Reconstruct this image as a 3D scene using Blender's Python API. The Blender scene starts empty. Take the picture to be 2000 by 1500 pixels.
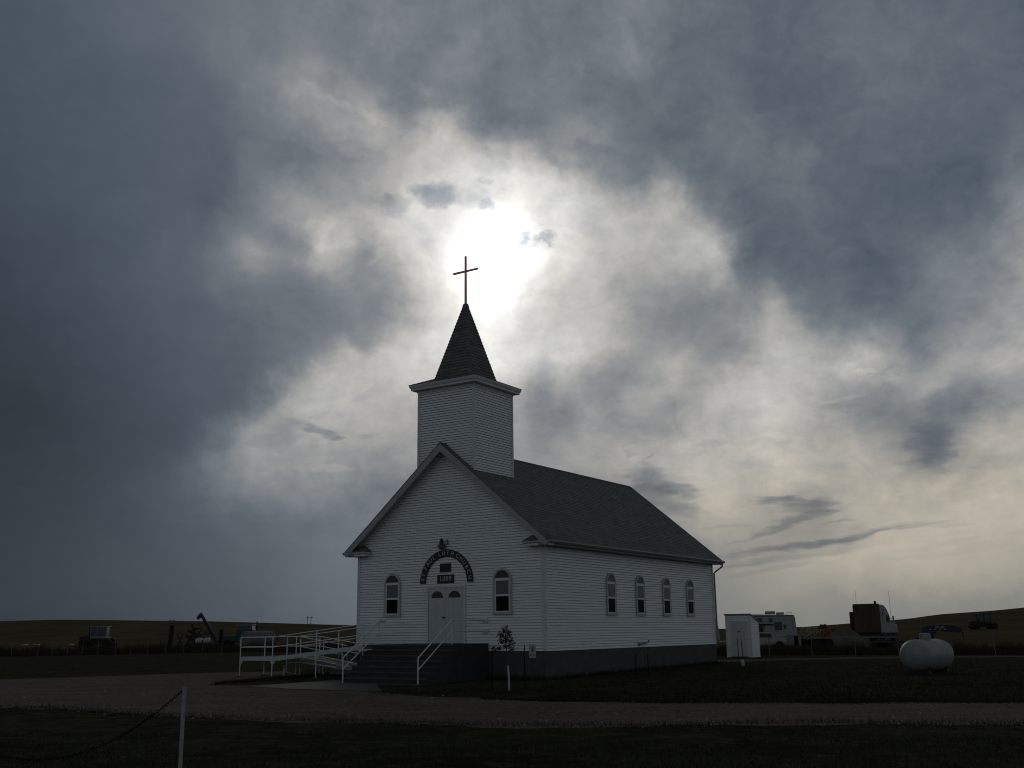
import bpy, math, random
import numpy as np
from mathutils import Vector, Matrix
R = math.radians
random.seed(7); rng = np.random.default_rng(7)
scene = bpy.context.scene
col = scene.collection

# ------------------------------------------------------------------ camera
F, PITCH, ROLL, EYE = 2047.24, .2315, -.012, 1.65      # focal length in px of a 2000 px wide frame
cam_d = bpy.data.cameras.new('camera'); cam = bpy.data.objects.new('camera', cam_d); col.objects.link(cam)
cam_d.sensor_width = 36; cam_d.lens = 36 * F / 2000; cam_d.clip_start = .1; cam_d.clip_end = 6000
fw = Vector((0, math.cos(PITCH), math.sin(PITCH))); up = Vector((0, -math.sin(PITCH), math.cos(PITCH))); rt = Vector((1, 0, 0))
c_, s_ = math.cos(ROLL), math.sin(ROLL)
cr = c_ * rt + s_ * up; cu = -s_ * rt + c_ * up
cam.matrix_world = Matrix(((cr.x, cu.x, -fw.x, 0), (cr.y, cu.y, -fw.y, 0), (cr.z, cu.z, -fw.z, EYE), (0, 0, 0, 1)))
scene.camera = cam
scene.cycles.filter_width = 1.1

# ------------------------------------------------------------------ exposure
vs = scene.view_settings
vs.view_transform = 'Standard'; vs.look = 'None'; vs.gamma = 1; vs.use_curve_mapping = False
EXPO = -1.5; vs.exposure = EXPO
GAIN = 2 ** (-EXPO)

# ------------------------------------------------------------------ sun behind the thin cloud
SUN_AZ, SUN_EL = R(-1.4), R(20)
sl = bpy.data.lights.new('sun', 'SUN'); sl.energy = .5; sl.angle = R(12); sl.color = (1, .95, .88)
so = bpy.data.objects.new('sun', sl); col.objects.link(so)
sd = Vector((math.sin(SUN_AZ) * math.cos(SUN_EL), math.cos(SUN_AZ) * math.cos(SUN_EL), math.sin(SUN_EL)))
so.rotation_euler = sd.to_track_quat('Z', 'Y').to_euler(); so.location = sd * 60

def ray(px, py):
    a, b = px - 1000, py - 750
    X = (c_ * a + s_ * b) / F; Y = (-s_ * a + c_ * b) / F
    return Vector((X, math.cos(PITCH) + Y * math.sin(PITCH), math.sin(PITCH) - Y * math.cos(PITCH)))
def azel(px, py):
    d = ray(px, py).normalized()
    return math.degrees(math.atan2(d.x, d.y)), math.degrees(math.asin(d.z))
def pix(az, el):
    a, e = R(az), R(el)
    x, y, z = math.sin(a) * math.cos(e), math.cos(a) * math.cos(e), math.sin(e)
    w = y * math.cos(PITCH) + z * math.sin(PITCH); U = -y * math.sin(PITCH) + z * math.cos(PITCH)
    X = F * x / w; Y = -F * U / w
    return 1000 + c_ * X - s_ * Y, 750 + s_ * X + c_ * Y

# ------------------------------------------------------------------ sky (world): a broken overcast with the sun behind it
SKYL = [  # brightness of the cloud cover in steps of about 1.4 degrees, left to right and from 34 degrees up down to the horizon
 [84,84,86,90,94,98,100,102,106,110,112,116,120,118,118,122,118,116,118,118,114,112,112,114,122,128,112,106,102,102,96,98,100,102,102,102,100,98,98,95,92],
 [82,83,84,88,92,96,98,102,108,114,116,118,120,116,118,126,118,112,120,118,114,112,110,112,118,116,108,104,102,100,95,97,98,102,104,103,101,99,99,97,94],
 [80,82,84,86,88,91,94,97,104,112,118,122,128,122,116,118,112,116,124,114,112,110,112,112,124,118,108,104,102,100,94,96,98,101,103,103,102,100,100,98,95],
 [79,81,82,84,86,89,91,94,98,107,122,130,142,136,122,116,110,112,112,102,110,112,116,108,106,108,106,102,102,100,94,93,95,98,103,104,100,97,97,97,96],
 [78,80,81,83,84,87,89,92,94,100,112,124,146,152,146,142,124,122,112,100,108,112,114,108,104,104,102,100,104,106,96,95,94,98,102,102,100,98,96,96,95],
 [77,79,80,82,84,86,88,90,93,97,106,112,124,140,156,158,138,166,150,104,104,108,128,136,112,102,98,100,108,112,104,98,95,97,99,98,98,96,94,93,98],
 [76,78,79,81,82,85,88,90,91,96,108,102,104,114,126,146,164,184,176,168,164,140,140,122,118,112,104,104,108,108,106,112,100,96,96,95,93,92,92,95,104],
 [74,76,78,80,82,84,87,88,90,96,112,118,126,128,138,160,172,184,202,212,210,206,190,164,124,112,138,112,106,102,102,108,104,98,94,92,91,91,93,104,118],
 [71,73,75,78,82,86,88,87,86,100,120,140,158,150,146,150,196,205,212,222,226,214,214,196,168,158,176,150,120,104,98,102,100,97,94,92,92,93,100,118,136],
 [68,71,73,74,78,82,88,92,98,112,120,114,140,186,168,188,208,214,232,255,252,218,206,180,184,180,172,176,166,112,98,98,98,96,95,96,98,104,114,128,142],
 [66,69,71,74,78,82,88,94,104,122,148,128,134,165,128,152,188,214,236,255,255,236,208,188,176,168,172,182,180,110,100,102,98,96,93,98,108,118,126,138,152],
 [64,67,70,73,77,82,87,91,98,108,116,108,112,120,116,128,168,204,222,252,250,214,180,182,158,148,146,148,150,122,128,106,104,104,98,100,114,120,124,142,156],
 [62,65,68,71,74,80,85,88,90,98,104,104,106,110,112,118,148,186,226,236,240,196,176,180,160,136,130,128,128,130,158,132,110,116,108,106,116,120,128,146,158],
 [59,62,66,69,72,76,80,84,88,94,98,104,110,112,120,158,186,205,214,222,222,198,196,186,170,146,132,128,130,150,172,166,142,132,138,128,112,126,140,152,162],
 [56,59,63,67,70,74,78,82,86,90,94,104,130,160,176,186,196,205,215,236,216,206,198,178,136,138,152,138,126,142,184,182,180,184,182,150,122,140,156,162,166],
 [54,57,61,65,68,72,76,80,84,88,98,116,158,172,174,178,188,190,200,218,188,156,160,142,128,152,168,152,170,182,182,178,170,150,140,150,160,160,162,158,150],
 [52,55,59,63,66,70,74,78,82,90,112,160,178,182,176,166,160,158,160,168,150,134,134,152,146,156,140,158,176,188,190,178,160,148,134,128,138,144,132,130,146],
 [54,56,58,62,64,67,70,76,92,122,150,142,162,158,162,162,156,140,138,138,150,130,132,150,148,146,150,168,172,178,184,172,164,160,150,134,124,132,150,162,166],
 [56,57,59,61,65,69,74,82,96,128,146,152,152,150,148,144,140,138,142,140,142,138,146,142,150,172,180,182,178,180,180,178,168,162,158,150,138,126,154,164,168],
 [57,58,60,62,66,72,80,88,96,110,122,126,130,132,120,112,118,128,150,140,140,138,138,138,140,152,154,172,178,176,176,172,168,162,166,160,160,172,174,172,172],
 [57,59,61,63,66,70,77,82,86,92,98,102,106,108,110,114,120,130,140,130,128,128,128,128,130,134,142,162,170,168,162,152,152,170,176,178,178,176,174,170,170],
 [58,60,62,64,67,70,74,78,82,86,92,96,100,104,106,108,112,116,118,118,118,118,118,118,120,122,128,138,152,160,160,158,156,160,170,174,176,172,168,166,164],
 [58,60,62,65,68,71,74,77,80,84,88,93,98,102,104,107,109,110,112,112,112,112,112,114,118,122,126,130,136,142,148,156,162,166,168,170,168,165,162,158,154],
 [58,60,62,64,67,70,73,76,79,82,85,90,95,99,101,104,106,107,108,108,108,109,110,112,115,118,121,125,129,134,139,143,146,148,150,150,150,148,145,142,138],
 [57,59,61,63,66,69,71,74,77,79,82,86,91,95,98,102,104,105,106,107,107,108,109,110,112,115,118,122,125,128,130,131,131,131,130,129,128,127,125,122,119],
 [54,56,58,60,63,66,68,71,73,76,79,83,88,92,95,98,100,101,102,103,103,104,105,106,108,111,114,118,121,124,126,127,127,127,126,125,124,123,121,118,115]]
def lin(v):
    v = v / 255; return v / 12.92 if v <= .04045 else ((v + .055) / 1.055) ** 2.4
def sm(t): t = min(1, max(0, t)); return t * t * (3 - 2 * t)
def cub(p0, p1, p2, p3, t):
    return .5 * (2 * p1 + (p2 - p0) * t + (2 * p0 - 5 * p1 + 4 * p2 - p3) * t * t + (3 * p1 - p0 - 3 * p2 + p3) * t ** 3)
def skyl(px, py):
    x = min(max(px / 50, 0), 39.999); y = min(max(py / 50, 0), len(SKYL) - 1.001)
    i, j = int(x), int(y); fx, fy = x - i, y - j
    g = lambda a, b: SKYL[min(max(b, 0), len(SKYL) - 1)][min(max(a, 0), 40)]
    v = cub(*[cub(*[g(i + a, j + b) for a in (-1, 0, 1, 2)], fx) for b in (-1, 0, 1, 2)], fy)
    return min(max(v * .96 + 8.5, 40), 253) / 255

world = bpy.data.worlds.new('World'); scene.world = world; world.use_nodes = True
nt = world.node_tree; nt.nodes.clear()
class NT:
    def __init__(s, nt): s.nt = nt
    def n(s, t, **k):
        nd = s.nt.nodes.new(t)
        for a, v in k.items(): setattr(nd, a, v)
        return nd
    def l(s, a, b): s.nt.links.new(a, b)
    def m(s, op, a, b=None, c=None, clamp=False):
        nd = s.n('ShaderNodeMath', operation=op, use_clamp=clamp)
        for i, v in enumerate((a, b, c)):
            if v is None: continue
            if isinstance(v, (int, float)): nd.inputs[i].default_value = v
            else: s.l(v, nd.inputs[i])
        return nd.outputs[0]
    def vm(s, op, a, b=None, c=None, scale=None):
        nd = s.n('ShaderNodeVectorMath', operation=op)
        for i, v in enumerate((a, b, c)):
            if v is None: continue
            if isinstance(v, (tuple, list)): nd.inputs[i].default_value = v
            else: s.l(v, nd.inputs[i])
        if scale is not None:
            if isinstance(scale, (int, float)): nd.inputs['Scale'].default_value = scale
            else: s.l(scale, nd.inputs['Scale'])
        return nd.outputs['Value'] if op in ('LENGTH', 'DOT_PRODUCT') else nd.outputs['Vector']
    def mr(s, v, a, b, c, d, smooth=True):
        nd = s.n('ShaderNodeMapRange', interpolation_type='SMOOTHSTEP' if smooth else 'LINEAR')
        s.l(v, nd.inputs['Value'])
        for k, q in zip(('From Min', 'From Max', 'To Min', 'To Max'), (a, b, c, d)): nd.inputs[k].default_value = q
        return nd.outputs['Result']
    def noise(s, vec, scale, detail=5, rough=.55, dist=0, out='Fac'):
        nd = s.n('ShaderNodeTexNoise'); s.l(vec, nd.inputs['Vector'])
        nd.inputs['Scale'].default_value = scale; nd.inputs['Detail'].default_value = detail
        nd.inputs['Roughness'].default_value = rough; nd.inputs['Distortion'].default_value = dist
        return nd.outputs[out]
W = NT(nt)
tc = W.n('ShaderNodeTexCoord'); sep = W.n('ShaderNodeSeparateXYZ'); W.l(tc.outputs['Generated'], sep.inputs[0])
dx, dy, dz = sep.outputs
az0 = W.m('MULTIPLY', W.m('ARCTAN2', dx, dy), 180 / math.pi)
el0 = W.m('MULTIPLY', W.m('ARCSINE', dz), 180 / math.pi)
cv = W.n('ShaderNodeCombineXYZ'); W.l(az0, cv.inputs[0]); W.l(el0, cv.inputs[1])
base = cv.outputs[0]
# clouds seen in perspective: a flat layer overhead
pz = W.m('MAXIMUM', W.m('ADD', dz, .10), .03)
pc = W.n('ShaderNodeCombineXYZ'); W.l(W.m('DIVIDE', dx, pz), pc.inputs[0]); W.l(W.m('DIVIDE', dy, pz), pc.inputs[1]); pc.inputs[2].default_value = 3.7
plane = pc.outputs[0]
w1 = W.vm('SUBTRACT', W.noise(base, .10, 3, .5, out='Color'), (.5, .5, .5))
w2 = W.vm('SUBTRACT', W.noise(base, .5, 6, .6, out='Color'), (.5, .5, .5))
wv = W.vm('ADD', W.vm('SCALE', w1, scale=2.6), W.vm('SCALE', w2, scale=2.3))
wv = W.vm('MULTIPLY', wv, W.vm('ADD', (1, 1, 0), (0, 0, 0)))
wp = W.vm('ADD', base, wv)
sp2 = W.n('ShaderNodeSeparateXYZ'); W.l(wp, sp2.inputs[0])
az, el = sp2.outputs[0], sp2.outputs[1]
azl = W.m('MULTIPLY_ADD', az, 1 / 30, 1, clamp=True); azr = W.m('MULTIPLY', az, 1 / 30, clamp=True)
E0, ES, NC = -1.0, 1.05, 32
cel = W.n('ShaderNodeCombineXYZ'); elc = W.m('MINIMUM', W.m('MAXIMUM', el, E0), E0 + ES * 35)
for i in range(3): W.l(elc, cel.inputs[i])
acc = {0: None, 1: None}
for tri in range(12):                       # three rows of the table ride in the r, g, b of each ramp
    es = [E0 + ES * (3 * tri + k) for k in range(3)]
    prev = acc[1]
    ev = cel.outputs[0] if prev is None else W.vm('MULTIPLY_ADD', prev, (1e-7, 1e-7, 1e-7), cel.outputs[0])
    d = W.vm('ABSOLUTE', W.vm('SUBTRACT', ev, tuple(es)))
    wg = W.vm('MAXIMUM', W.vm('MULTIPLY_ADD', d, (-1 / ES,) * 3, (1, 1, 1)), (0, 0, 0))
    for half, src in ((0, azl), (1, azr)):
        rp = W.n('ShaderNodeValToRGB'); rp.color_ramp.interpolation = 'CARDINAL'; els = rp.color_ramp.elements
        while len(els) < NC: els.new(.5)
        for j in range(NC): els[j].position = j / (NC - 1)
        for j in range(NC):
            a = (-30 if half == 0 else 0) + 30 * j / (NC - 1)
            els[j].color = (*[skyl(*pix(a, e)) for e in es], 1)
        W.l(src if prev is None else W.m('MULTIPLY_ADD', prev, 1e-8, src), rp.inputs[0])
        t = W.vm('DOT_PRODUCT', rp.outputs[0], wg)
        acc[half] = t if acc[half] is None else W.m('ADD', acc[half], t)
right = W.m('GREATER_THAN', az, 0)
Lv = W.m('ADD', W.m('MULTIPLY', acc[0], W.m('SUBTRACT', 1, right)), W.m('MULTIPLY', acc[1], right))
tt = W.mr(Lv, 60 / 255, 175 / 255, 0, 1)
wf = W.m('MULTIPLY', W.mr(az0, -4, 16, 0, 1), W.mr(el0, 13, 5, 0, 1))
tr = W.m('MULTIPLY', W.m('MULTIPLY_ADD', tt, .135, .868), W.m('MULTIPLY_ADD', wf, .032, 1))
tb2 = W.m('MULTIPLY', W.m('MULTIPLY_ADD', tt, -.158, 1.145), W.m('MULTIPLY_ADD', wf, -.062, 1))
lv2 = W.m('POWER', W.m('MAXIMUM', Lv, 0), 2.25)
ctn = W.n('ShaderNodeCombineXYZ'); W.l(W.m('POWER', tr, 2.2), ctn.inputs[0]); W.l(W.m('MULTIPLY_ADD', wf, -.003, 1), ctn.inputs[1]); W.l(W.m('POWER', tb2, 2.2), ctn.inputs[2])
lv2 = W.m('MULTIPLY', lv2, W.mr(Lv, .84, 1.0, 1, 1.22))
acc = W.vm('SCALE', ctn.outputs[0], scale=lv2)
# away from the part of the sky that was photographed: unseen broken overcast, its low band brightened to light the facade
back = W.n('ShaderNodeValToRGB')
back.color_ramp.elements[0].position = .3; back.color_ramp.elements[0].color = (.070, .082, .096, 1)
back.color_ramp.elements[1].position = .72; back.color_ramp.elements[1].color = (.15, .17, .185, 1)
W.l(W.noise(plane, .55, 6, .6, .4), back.inputs[0])
side_f = W.m('MAXIMUM', W.mr(W.m('ABSOLUTE', az0), 27, 60, 0, 1), W.mr(el0, 35, 55, 0, 1))
bk = W.vm('SCALE', back.outputs[0], scale=W.mr(el0, 0, 55, 1.75, .55))
mx = W.n('ShaderNodeMix', data_type='RGBA'); W.l(side_f, mx.inputs['Factor']); W.l(acc, mx.inputs['A']); W.l(bk, mx.inputs['B'])
sky = mx.outputs['Result']
# small cloud shreds and bright rims: (px, py, half width, half height, tilt deg, factor)
SHREDS = [(852,380,37,22,-5,.46),(818,372,26,10,10,.75),(922,388,34,14,0,.80),(950,405,18,10,0,.55),(950,357,14,6,0,.8),
 (1020,464,17,10,0,.55),(1068,461,20,11,-15,.48),(1045,473,34,5,5,.66),(768,398,28,20,0,.62),(985,562,30,14,0,.90),
 (625,843,28,9,15,.60),(655,857,9,5,0,.68),(707,853,22,6,-8,.86),(540,852,40,24,-10,.78),(588,830,28,8,15,.80),(640,915,50,7,0,1.14),
 (1225,888,10,6,0,.80),(1275,892,7,4,0,.78),(1262,905,10,4,0,.82),(1272,945,36,28,35,.62),(1322,955,36,12,5,.60),(1345,970,16,6,0,.68),
 (1300,985,50,10,5,.76),(1335,1000,36,12,5,.72),(1548,982,60,9,6,.62),(1580,996,46,7,2,.66),(1515,978,40,6,0,.70),(1605,980,22,10,0,.74),(1570,1010,60,7,-10,.76),(1540,1022,46,7,-16,.78),(1515,1034,50,6,-14,.82),(1475,1050,50,4,-14,.78),(1640,1018,22,3,-10,.76),(1618,1002,18,3,-8,.8),
 (1690,1043,90,6,-11,.72),(1620,1058,100,7,-8,.74),(1560,1066,90,6,-5,.78),(1775,1030,64,4,-8,.76),(1830,1026,40,3,-5,.86),(1480,1078,90,6,-8,.80),(1540,1090,110,5,-6,.86),(1450,1100,60,4,-8,.86),(1500,1114,80,4,-8,.88),(1860,1075,120,6,-5,.94),(1900,1052,90,4,-8,.95),(1700,1075,120,5,-8,1.05),(1420,1030,40,4,0,.86),
 (1850,800,34,80,38,.76),(1830,890,22,40,40,.80),(1915,850,22,80,38,1.08),(1500,1062,150,34,-4,.84),(1560,1020,150,60,-8,.90),(1280,940,60,60,30,.88),(1870,810,110,60,-30,.90),(1290,960,70,50,20,.84),(1120,780,80,60,30,.86),(1060,740,30,40,0,.84),(1880,770,60,22,-20,.84),(1805,870,40,30,-30,.80),(1780,915,34,16,-30,.82),(1735,780,60,26,10,.86),(1900,880,20,60,38,1.06),(1860,930,30,12,-30,1.05),(1960,720,60,14,-14,1.05),
 (1640,783,40,5,-10,1.13),(1695,720,30,5,0,1.16),(1740,735,20,4,0,1.1),(1510,852,18,10,0,1.12),(1660,800,60,9,12,.86),
 (1225,70,10,40,-25,1.12),(1130,130,12,18,-20,1.14),(1580,300,20,20,0,1.10),(1330,385,12,26,20,1.16),(1150,290,46,15,10,.80),
 (870,240,20,28,0,1.14),(820,170,22,9,30,1.18),(790,205,36,20,0,.76),(690,215,120,7,22,1.10),(560,285,70,9,12,.90),(700,285,40,8,10,.90),
 (640,440,34,9,-55,1.08),(618,490,34,8,-60,1.08),(740,495,26,6,-30,1.12),(1085,315,30,8,20,.84),(960,300,40,10,8,.86),(1470,905,40,7,0,.90),(1390,865,22,8,0,.86)]
wn = W.vm('ADD', base, W.vm('SCALE', W.vm('SUBTRACT', W.noise(base, .9, 5, .62, out='Color'), (.5, .5, .5)), scale=1.5))
wl_ = W.vm('ADD', base, W.vm('MULTIPLY', W.vm('SUBTRACT', W.noise(W.vm('MULTIPLY', base, (.33, 1.25, 1)), 1.1, 5, .62, out='Color'), (.5, .5, .5)), (3.2, .85, 0)))
PXD = math.degrees(1 / F)
fac = None
for (px, py, hw, hh, tilt, k) in SHREDS:
    a, e = azel(px, py); wsrc = wl_ if e < 12 else wn
    # chained so that the shader is evaluated one shred after another (keeps its memory small)
    q = W.vm('SUBTRACT', wsrc if fac is None else W.vm('MULTIPLY_ADD', fac, (1e-7, 1e-7, 0), wsrc), (a, e, 0))
    sc = 1 / math.cos(R(e)); ct, st = math.cos(R(-tilt)), math.sin(R(-tilt)); sx, sy = hw * PXD * 1.45 * sc, hh * PXD * 1.45
    qa = W.vm('DOT_PRODUCT', q, (ct / sx, st / sx, 0)); qb = W.vm('DOT_PRODUCT', q, (-st / sy, ct / sy, 0))
    rr = W.m('MULTIPLY_ADD', qa, qa, W.m('MULTIPLY', qb, qb))
    t = W.mr(rr, .0, 1.0, k + (1 - k) * .22 if k < 1 else k, 1.0)
    fac = t if fac is None else W.m('MULTIPLY', fac, t)
# cloud texture at three sizes
n1 = W.noise(plane, 1.6, 7, .62, .5); n2 = W.noise(base, .33, 6, .6, .8); n3 = W.noise(plane, 7, 5, .6, .3)
tx = W.m('ADD', W.m('MULTIPLY', W.m('SUBTRACT', n1, .5), .42), W.m('MULTIPLY', W.m('SUBTRACT', n2, .5), .60))
tx = W.m('ADD', tx, W.m('MULTIPLY', W.m('SUBTRACT', n3, .5), .16))
tx = W.m('ADD', tx, W.m('MULTIPLY', W.m('SUBTRACT', W.noise(W.vm('MULTIPLY', base, (1, 1.5, 1)), .95, 6, .62, .5), .5), .34))
amp = W.mr(el0, 1.0, 9, .10, 1)
left_calm = W.mr(az0, -20, -8, .35, 1)
tx = W.m('MULTIPLY', tx, W.m('MULTIPLY', amp, left_calm))
fac = W.m('MULTIPLY', fac, W.m('ADD', 1, tx))
fc = W.n('ShaderNodeCombineXYZ'); W.l(W.m('POWER', fac, 1.18), fc.inputs[0]); W.l(fac, fc.inputs[1]); W.l(W.m('POWER', fac, .76), fc.inputs[2])
sky = W.vm('MULTIPLY', sky, fc.outputs[0])
# the sun's disc drowned in thin cloud
dt = W.vm('DOT_PRODUCT', tc.outputs['Generated'], tuple(sd))
glow = W.m('POWER', W.m('MAXIMUM', dt, 0), 2600)
glow2 = W.m('POWER', W.m('MAXIMUM', dt, 0), 160)
gl = W.m('ADD', W.m('MULTIPLY', glow, 1.3), W.m('MULTIPLY', glow2, .10))
gl = W.m('MULTIPLY', gl, W.m('MULTIPLY_ADD', W.m('SUBTRACT', fac, 1), 1.1, 1, clamp=True))
gc = W.vm('SCALE', W.vm('ADD', (1, .99, .96), (0, 0, 0)), scale=gl)
sky = W.vm('ADD', sky, gc)
nish = W.n('ShaderNodeTexSky', sky_type='NISHITA'); nish.sun_disc = False
nish.sun_elevation = SUN_EL; nish.sun_rotation = SUN_AZ; nish.air_density = 1; nish.dust_density = 2
sky = W.vm('ADD', W.vm('SCALE', sky, scale=GAIN * .98), W.vm('SCALE', nish.outputs[0], scale=.0012))
bg = W.n('ShaderNodeBackground'); W.l(sky, bg.inputs[0]); bg.inputs[1].default_value = 1
wo = W.n('ShaderNodeOutputWorld'); W.l(bg.outputs[0], wo.inputs[0])
world.cycles.sampling_method = 'MANUAL'; world.cycles.sample_map_resolution = 512

# ------------------------------------------------------------------ materials
def mat(name, rgb, rough=.7, var=.12, scale=6, bump=0, bscale=40, metal=0, rgb2=None, detail=5, spec=.3, stretch=(1, 1, 1), coord='Object'):
    m = bpy.data.materials.new(name); m.use_nodes = True; T = NT(m.node_tree); m.node_tree.nodes.clear()
    out = T.n('ShaderNodeOutputMaterial'); bs = T.n('ShaderNodeBsdfPrincipled'); T.l(bs.outputs[0], out.inputs[0])
    t = T.n('ShaderNodeTexCoord'); mp = T.n('ShaderNodeMapping'); T.l(t.outputs[coord], mp.inputs[0]); mp.inputs['Scale'].default_value = stretch
    rp = T.n('ShaderNodeValToRGB'); rp.color_ramp.elements[0].position = .3; rp.color_ramp.elements[1].position = .7
    if rgb2 is None:
        a = [c * (1 - var) for c in rgb]; b = [min(1, c * (1 + var)) for c in rgb]
    else: a, b = rgb, rgb2
    rp.color_ramp.elements[0].color = (*a, 1); rp.color_ramp.elements[1].color = (*b, 1)
    T.l(T.noise(mp.outputs[0], scale, detail, .6), rp.inputs[0]); T.l(rp.outputs[0], bs.inputs['Base Color'])
    bs.inputs['Roughness'].default_value = rough; bs.inputs['Metallic'].default_value = metal
    bs.inputs['Specular IOR Level'].default_value = spec
    if bump:
        bp = T.n('ShaderNodeBump'); bp.inputs['Strength'].default_value = 1; bp.inputs['Distance'].default_value = bump
        T.l(T.noise(mp.outputs[0], bscale, 4, .6), bp.inputs['Height']); T.l(bp.outputs[0], bs.inputs['Normal'])
    m['T'] = 1
    return m
M = {}
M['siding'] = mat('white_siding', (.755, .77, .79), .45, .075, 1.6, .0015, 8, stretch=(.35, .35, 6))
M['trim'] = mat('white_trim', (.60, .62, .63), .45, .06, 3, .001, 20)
M['truckside'] = mat('dirty_white_cab', (.20, .20, .195), .5, .2, 1.5, rgb2=(.28, .28, .275))
M['stone'] = mat('loose_stone', (.10, .085, .07), .9, .3, 2, rgb2=(.34, .30, .26), spec=.05)
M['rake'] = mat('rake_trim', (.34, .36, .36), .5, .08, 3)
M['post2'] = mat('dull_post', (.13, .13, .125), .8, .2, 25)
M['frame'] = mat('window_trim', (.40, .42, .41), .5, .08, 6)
M['sash'] = mat('sash_white', (.66, .68, .70), .4, .04, 6)
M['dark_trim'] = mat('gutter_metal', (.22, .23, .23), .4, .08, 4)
M['found'] = mat('foundation_concrete', (.070, .073, .070), .9, .2, 2.5, .004, 30)
M['step'] = mat('painted_concrete_steps', (.036, .036, .038), .8, .25, 4, .004, 30)
M['slab'] = mat('concrete_slab', (.082, .078, .070), .9, .15, 2, .003, 40)
M['rail'] = mat('white_rail_paint', (.66, .68, .70), .4, .06, 12)
M['ramp'] = mat('ramp_paint', (.46, .48, .49), .55, .1, 6, .001, 30)
M['cross'] = mat('cross_glare_tone', (.80, .42, .36), .6, .15, 12, .002, 40, stretch=(1, 1, .2))  # base colour lightened to carry the sun glare washing over the cross
M['lead'] = mat('lead_cap', (.16, .16, .15), .5, .1, 20)
M['glass'] = mat('dark_glass', (.006, .006, .008), .3, .1, 3, spec=.03)
M['curtain'] = mat('curtained_glass', (.12, .14, .145), .25, .12, 14, spec=.2, stretch=(1, 1, .1))
M['archgrey'] = mat('grey_arch_panel', (.13, .14, .13), .5, .12, 8)
M['archdark'] = mat('dark_arch_panel', (.035, .037, .040), .3, .12, 8)
M['door'] = mat('door_paint', (.50, .52, .55), .4, .05, 4)
M['black'] = mat('black_board', (.012, .012, .013), .4, .1, 8)
M['letter'] = mat('sign_lettering', (.40, .41, .40), .5, .05, 10)
M['iron'] = mat('dark_iron', (.03, .03, .03), .5, .2, 20)
M['chain'] = mat('chain_iron', (.006, .006, .006), .8, .2, 20, spec=.1)
M['brass'] = mat('brass', (.10, .07, .03), .4, .1, 20, metal=.8)
M['lampgrey'] = mat('lamp_metal', (.13, .12, .11), .5, .2, 20)
M['pvc'] = mat('white_tube', (.42, .43, .42), .5, .1, 10)
M['post'] = mat('weathered_post_paint', (.30, .31, .31), .7, .2, 25)
M['wood'] = mat('old_wood', (.10, .095, .09), .9, .2, 10)
M['leaf'] = mat('leaf', (.018, .026, .012), .6, .3, 20)
M['bark'] = mat('bark', (.06, .05, .04), .9, .2, 20, .003, 60)
M['tank'] = mat('tank_paint', (.19, .195, .20), .5, .10, 2.2, .0008, 300, rgb2=(.28, .285, .29))
M['tyre'] = mat('tyre_rubber', (.014, .014, .014), .9, .2, 20)
M['rust'] = mat('rusty_steel', (.030, .022, .018), .8, .3, 12)
M['red'] = mat('red_paint', (.16, .02, .015), .6, .2, 10)
M['orange'] = mat('orange_paint', (.20, .045, .02), .6, .2, 10)
M['yellow'] = mat('faded_yellow', (.34, .30, .16), .6, .2, 10)
M['blue'] = mat('blue_paint', (.012, .015, .045), .4, .2, 10)
M['green'] = mat('green_paint', (.02, .05, .04), .5, .2, 10)
M['cream'] = mat('camper_shell', (.30, .30, .28), .5, .08, 2)
M['white'] = mat('vehicle_white', (.33, .335, .335), .4, .08, 2)
M['dirty'] = mat('sleeper_back', (.085, .062, .048), .8, .3, 1.2, rgb2=(.03, .024, .020), stretch=(1, 1, .3))
M['bale'] = mat('net_wrapped_bale', (.13, .125, .105), .9, .2, 6, .02, 30)
M['cabgrey'] = mat('cab_grey', (.17, .18, .18), .5, .1, 4)
M['cabglass'] = mat('cab_glass', (.02, .03, .03), .1, .1, 4, spec=.5)
M['pole'] = mat('pole_wood', (.05, .045, .04), .9, .2, 6)
M['bladed'] = mat('grass_blades', (.022, .024, .014), .9, .3, 3, rgb2=(.043, .046, .027), coord='Generated', spec=0)
M['reeds'] = mat('tall_grass', (.028, .023, .017), .9, .3, 30, rgb2=(.068, .058, .043), coord='Generated', spec=0)

def shingles():
    m = bpy.data.materials.new('asphalt_shingles'); m.use_nodes = True; T = NT(m.node_tree); m.node_tree.nodes.clear()
    out = T.n('ShaderNodeOutputMaterial'); bs = T.n('ShaderNodeBsdfPrincipled'); T.l(bs.outputs[0], out.inputs[0])
    uv = T.n('ShaderNodeUVMap'); br = T.n('ShaderNodeTexBrick'); T.l(uv.outputs[0], br.inputs['Vector'])
    br.inputs['Color1'].default_value = (.105, .108, .098, 1); br.inputs['Color2'].default_value = (.170, .172, .156, 1)
    br.inputs['Mortar'].default_value = (.06, .062, .057, 1); br.inputs['Scale'].default_value = 1
    br.inputs['Brick Width'].default_value = .30; br.inputs['Row Height'].default_value = .14; br.inputs['Mortar Size'].default_value = .006
    br.inputs['Bias'].default_value = 0
    tc_ = T.n('ShaderNodeTexCoord'); nz = T.noise(tc_.outputs['Object'], 1.2, 6, .7)
    g = T.noise(tc_.outputs['Object'], 55, 2, .5)
    s = T.m('MULTIPLY', T.m('MULTIPLY_ADD', nz, .7, .65), T.m('MULTIPLY_ADD', g, .8, .6))
    T.l(T.vm('SCALE', br.outputs['Color'], scale=s), bs.inputs['Base Color'])
    bs.inputs['Roughness'].default_value = .9
    bp = T.n('ShaderNodeBump'); bp.inputs['Distance'].default_value = .004; T.l(g, bp.inputs['Height']); T.l(bp.outputs[0], bs.inputs['Normal'])
    return m
M['shingle'] = shingles()

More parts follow.
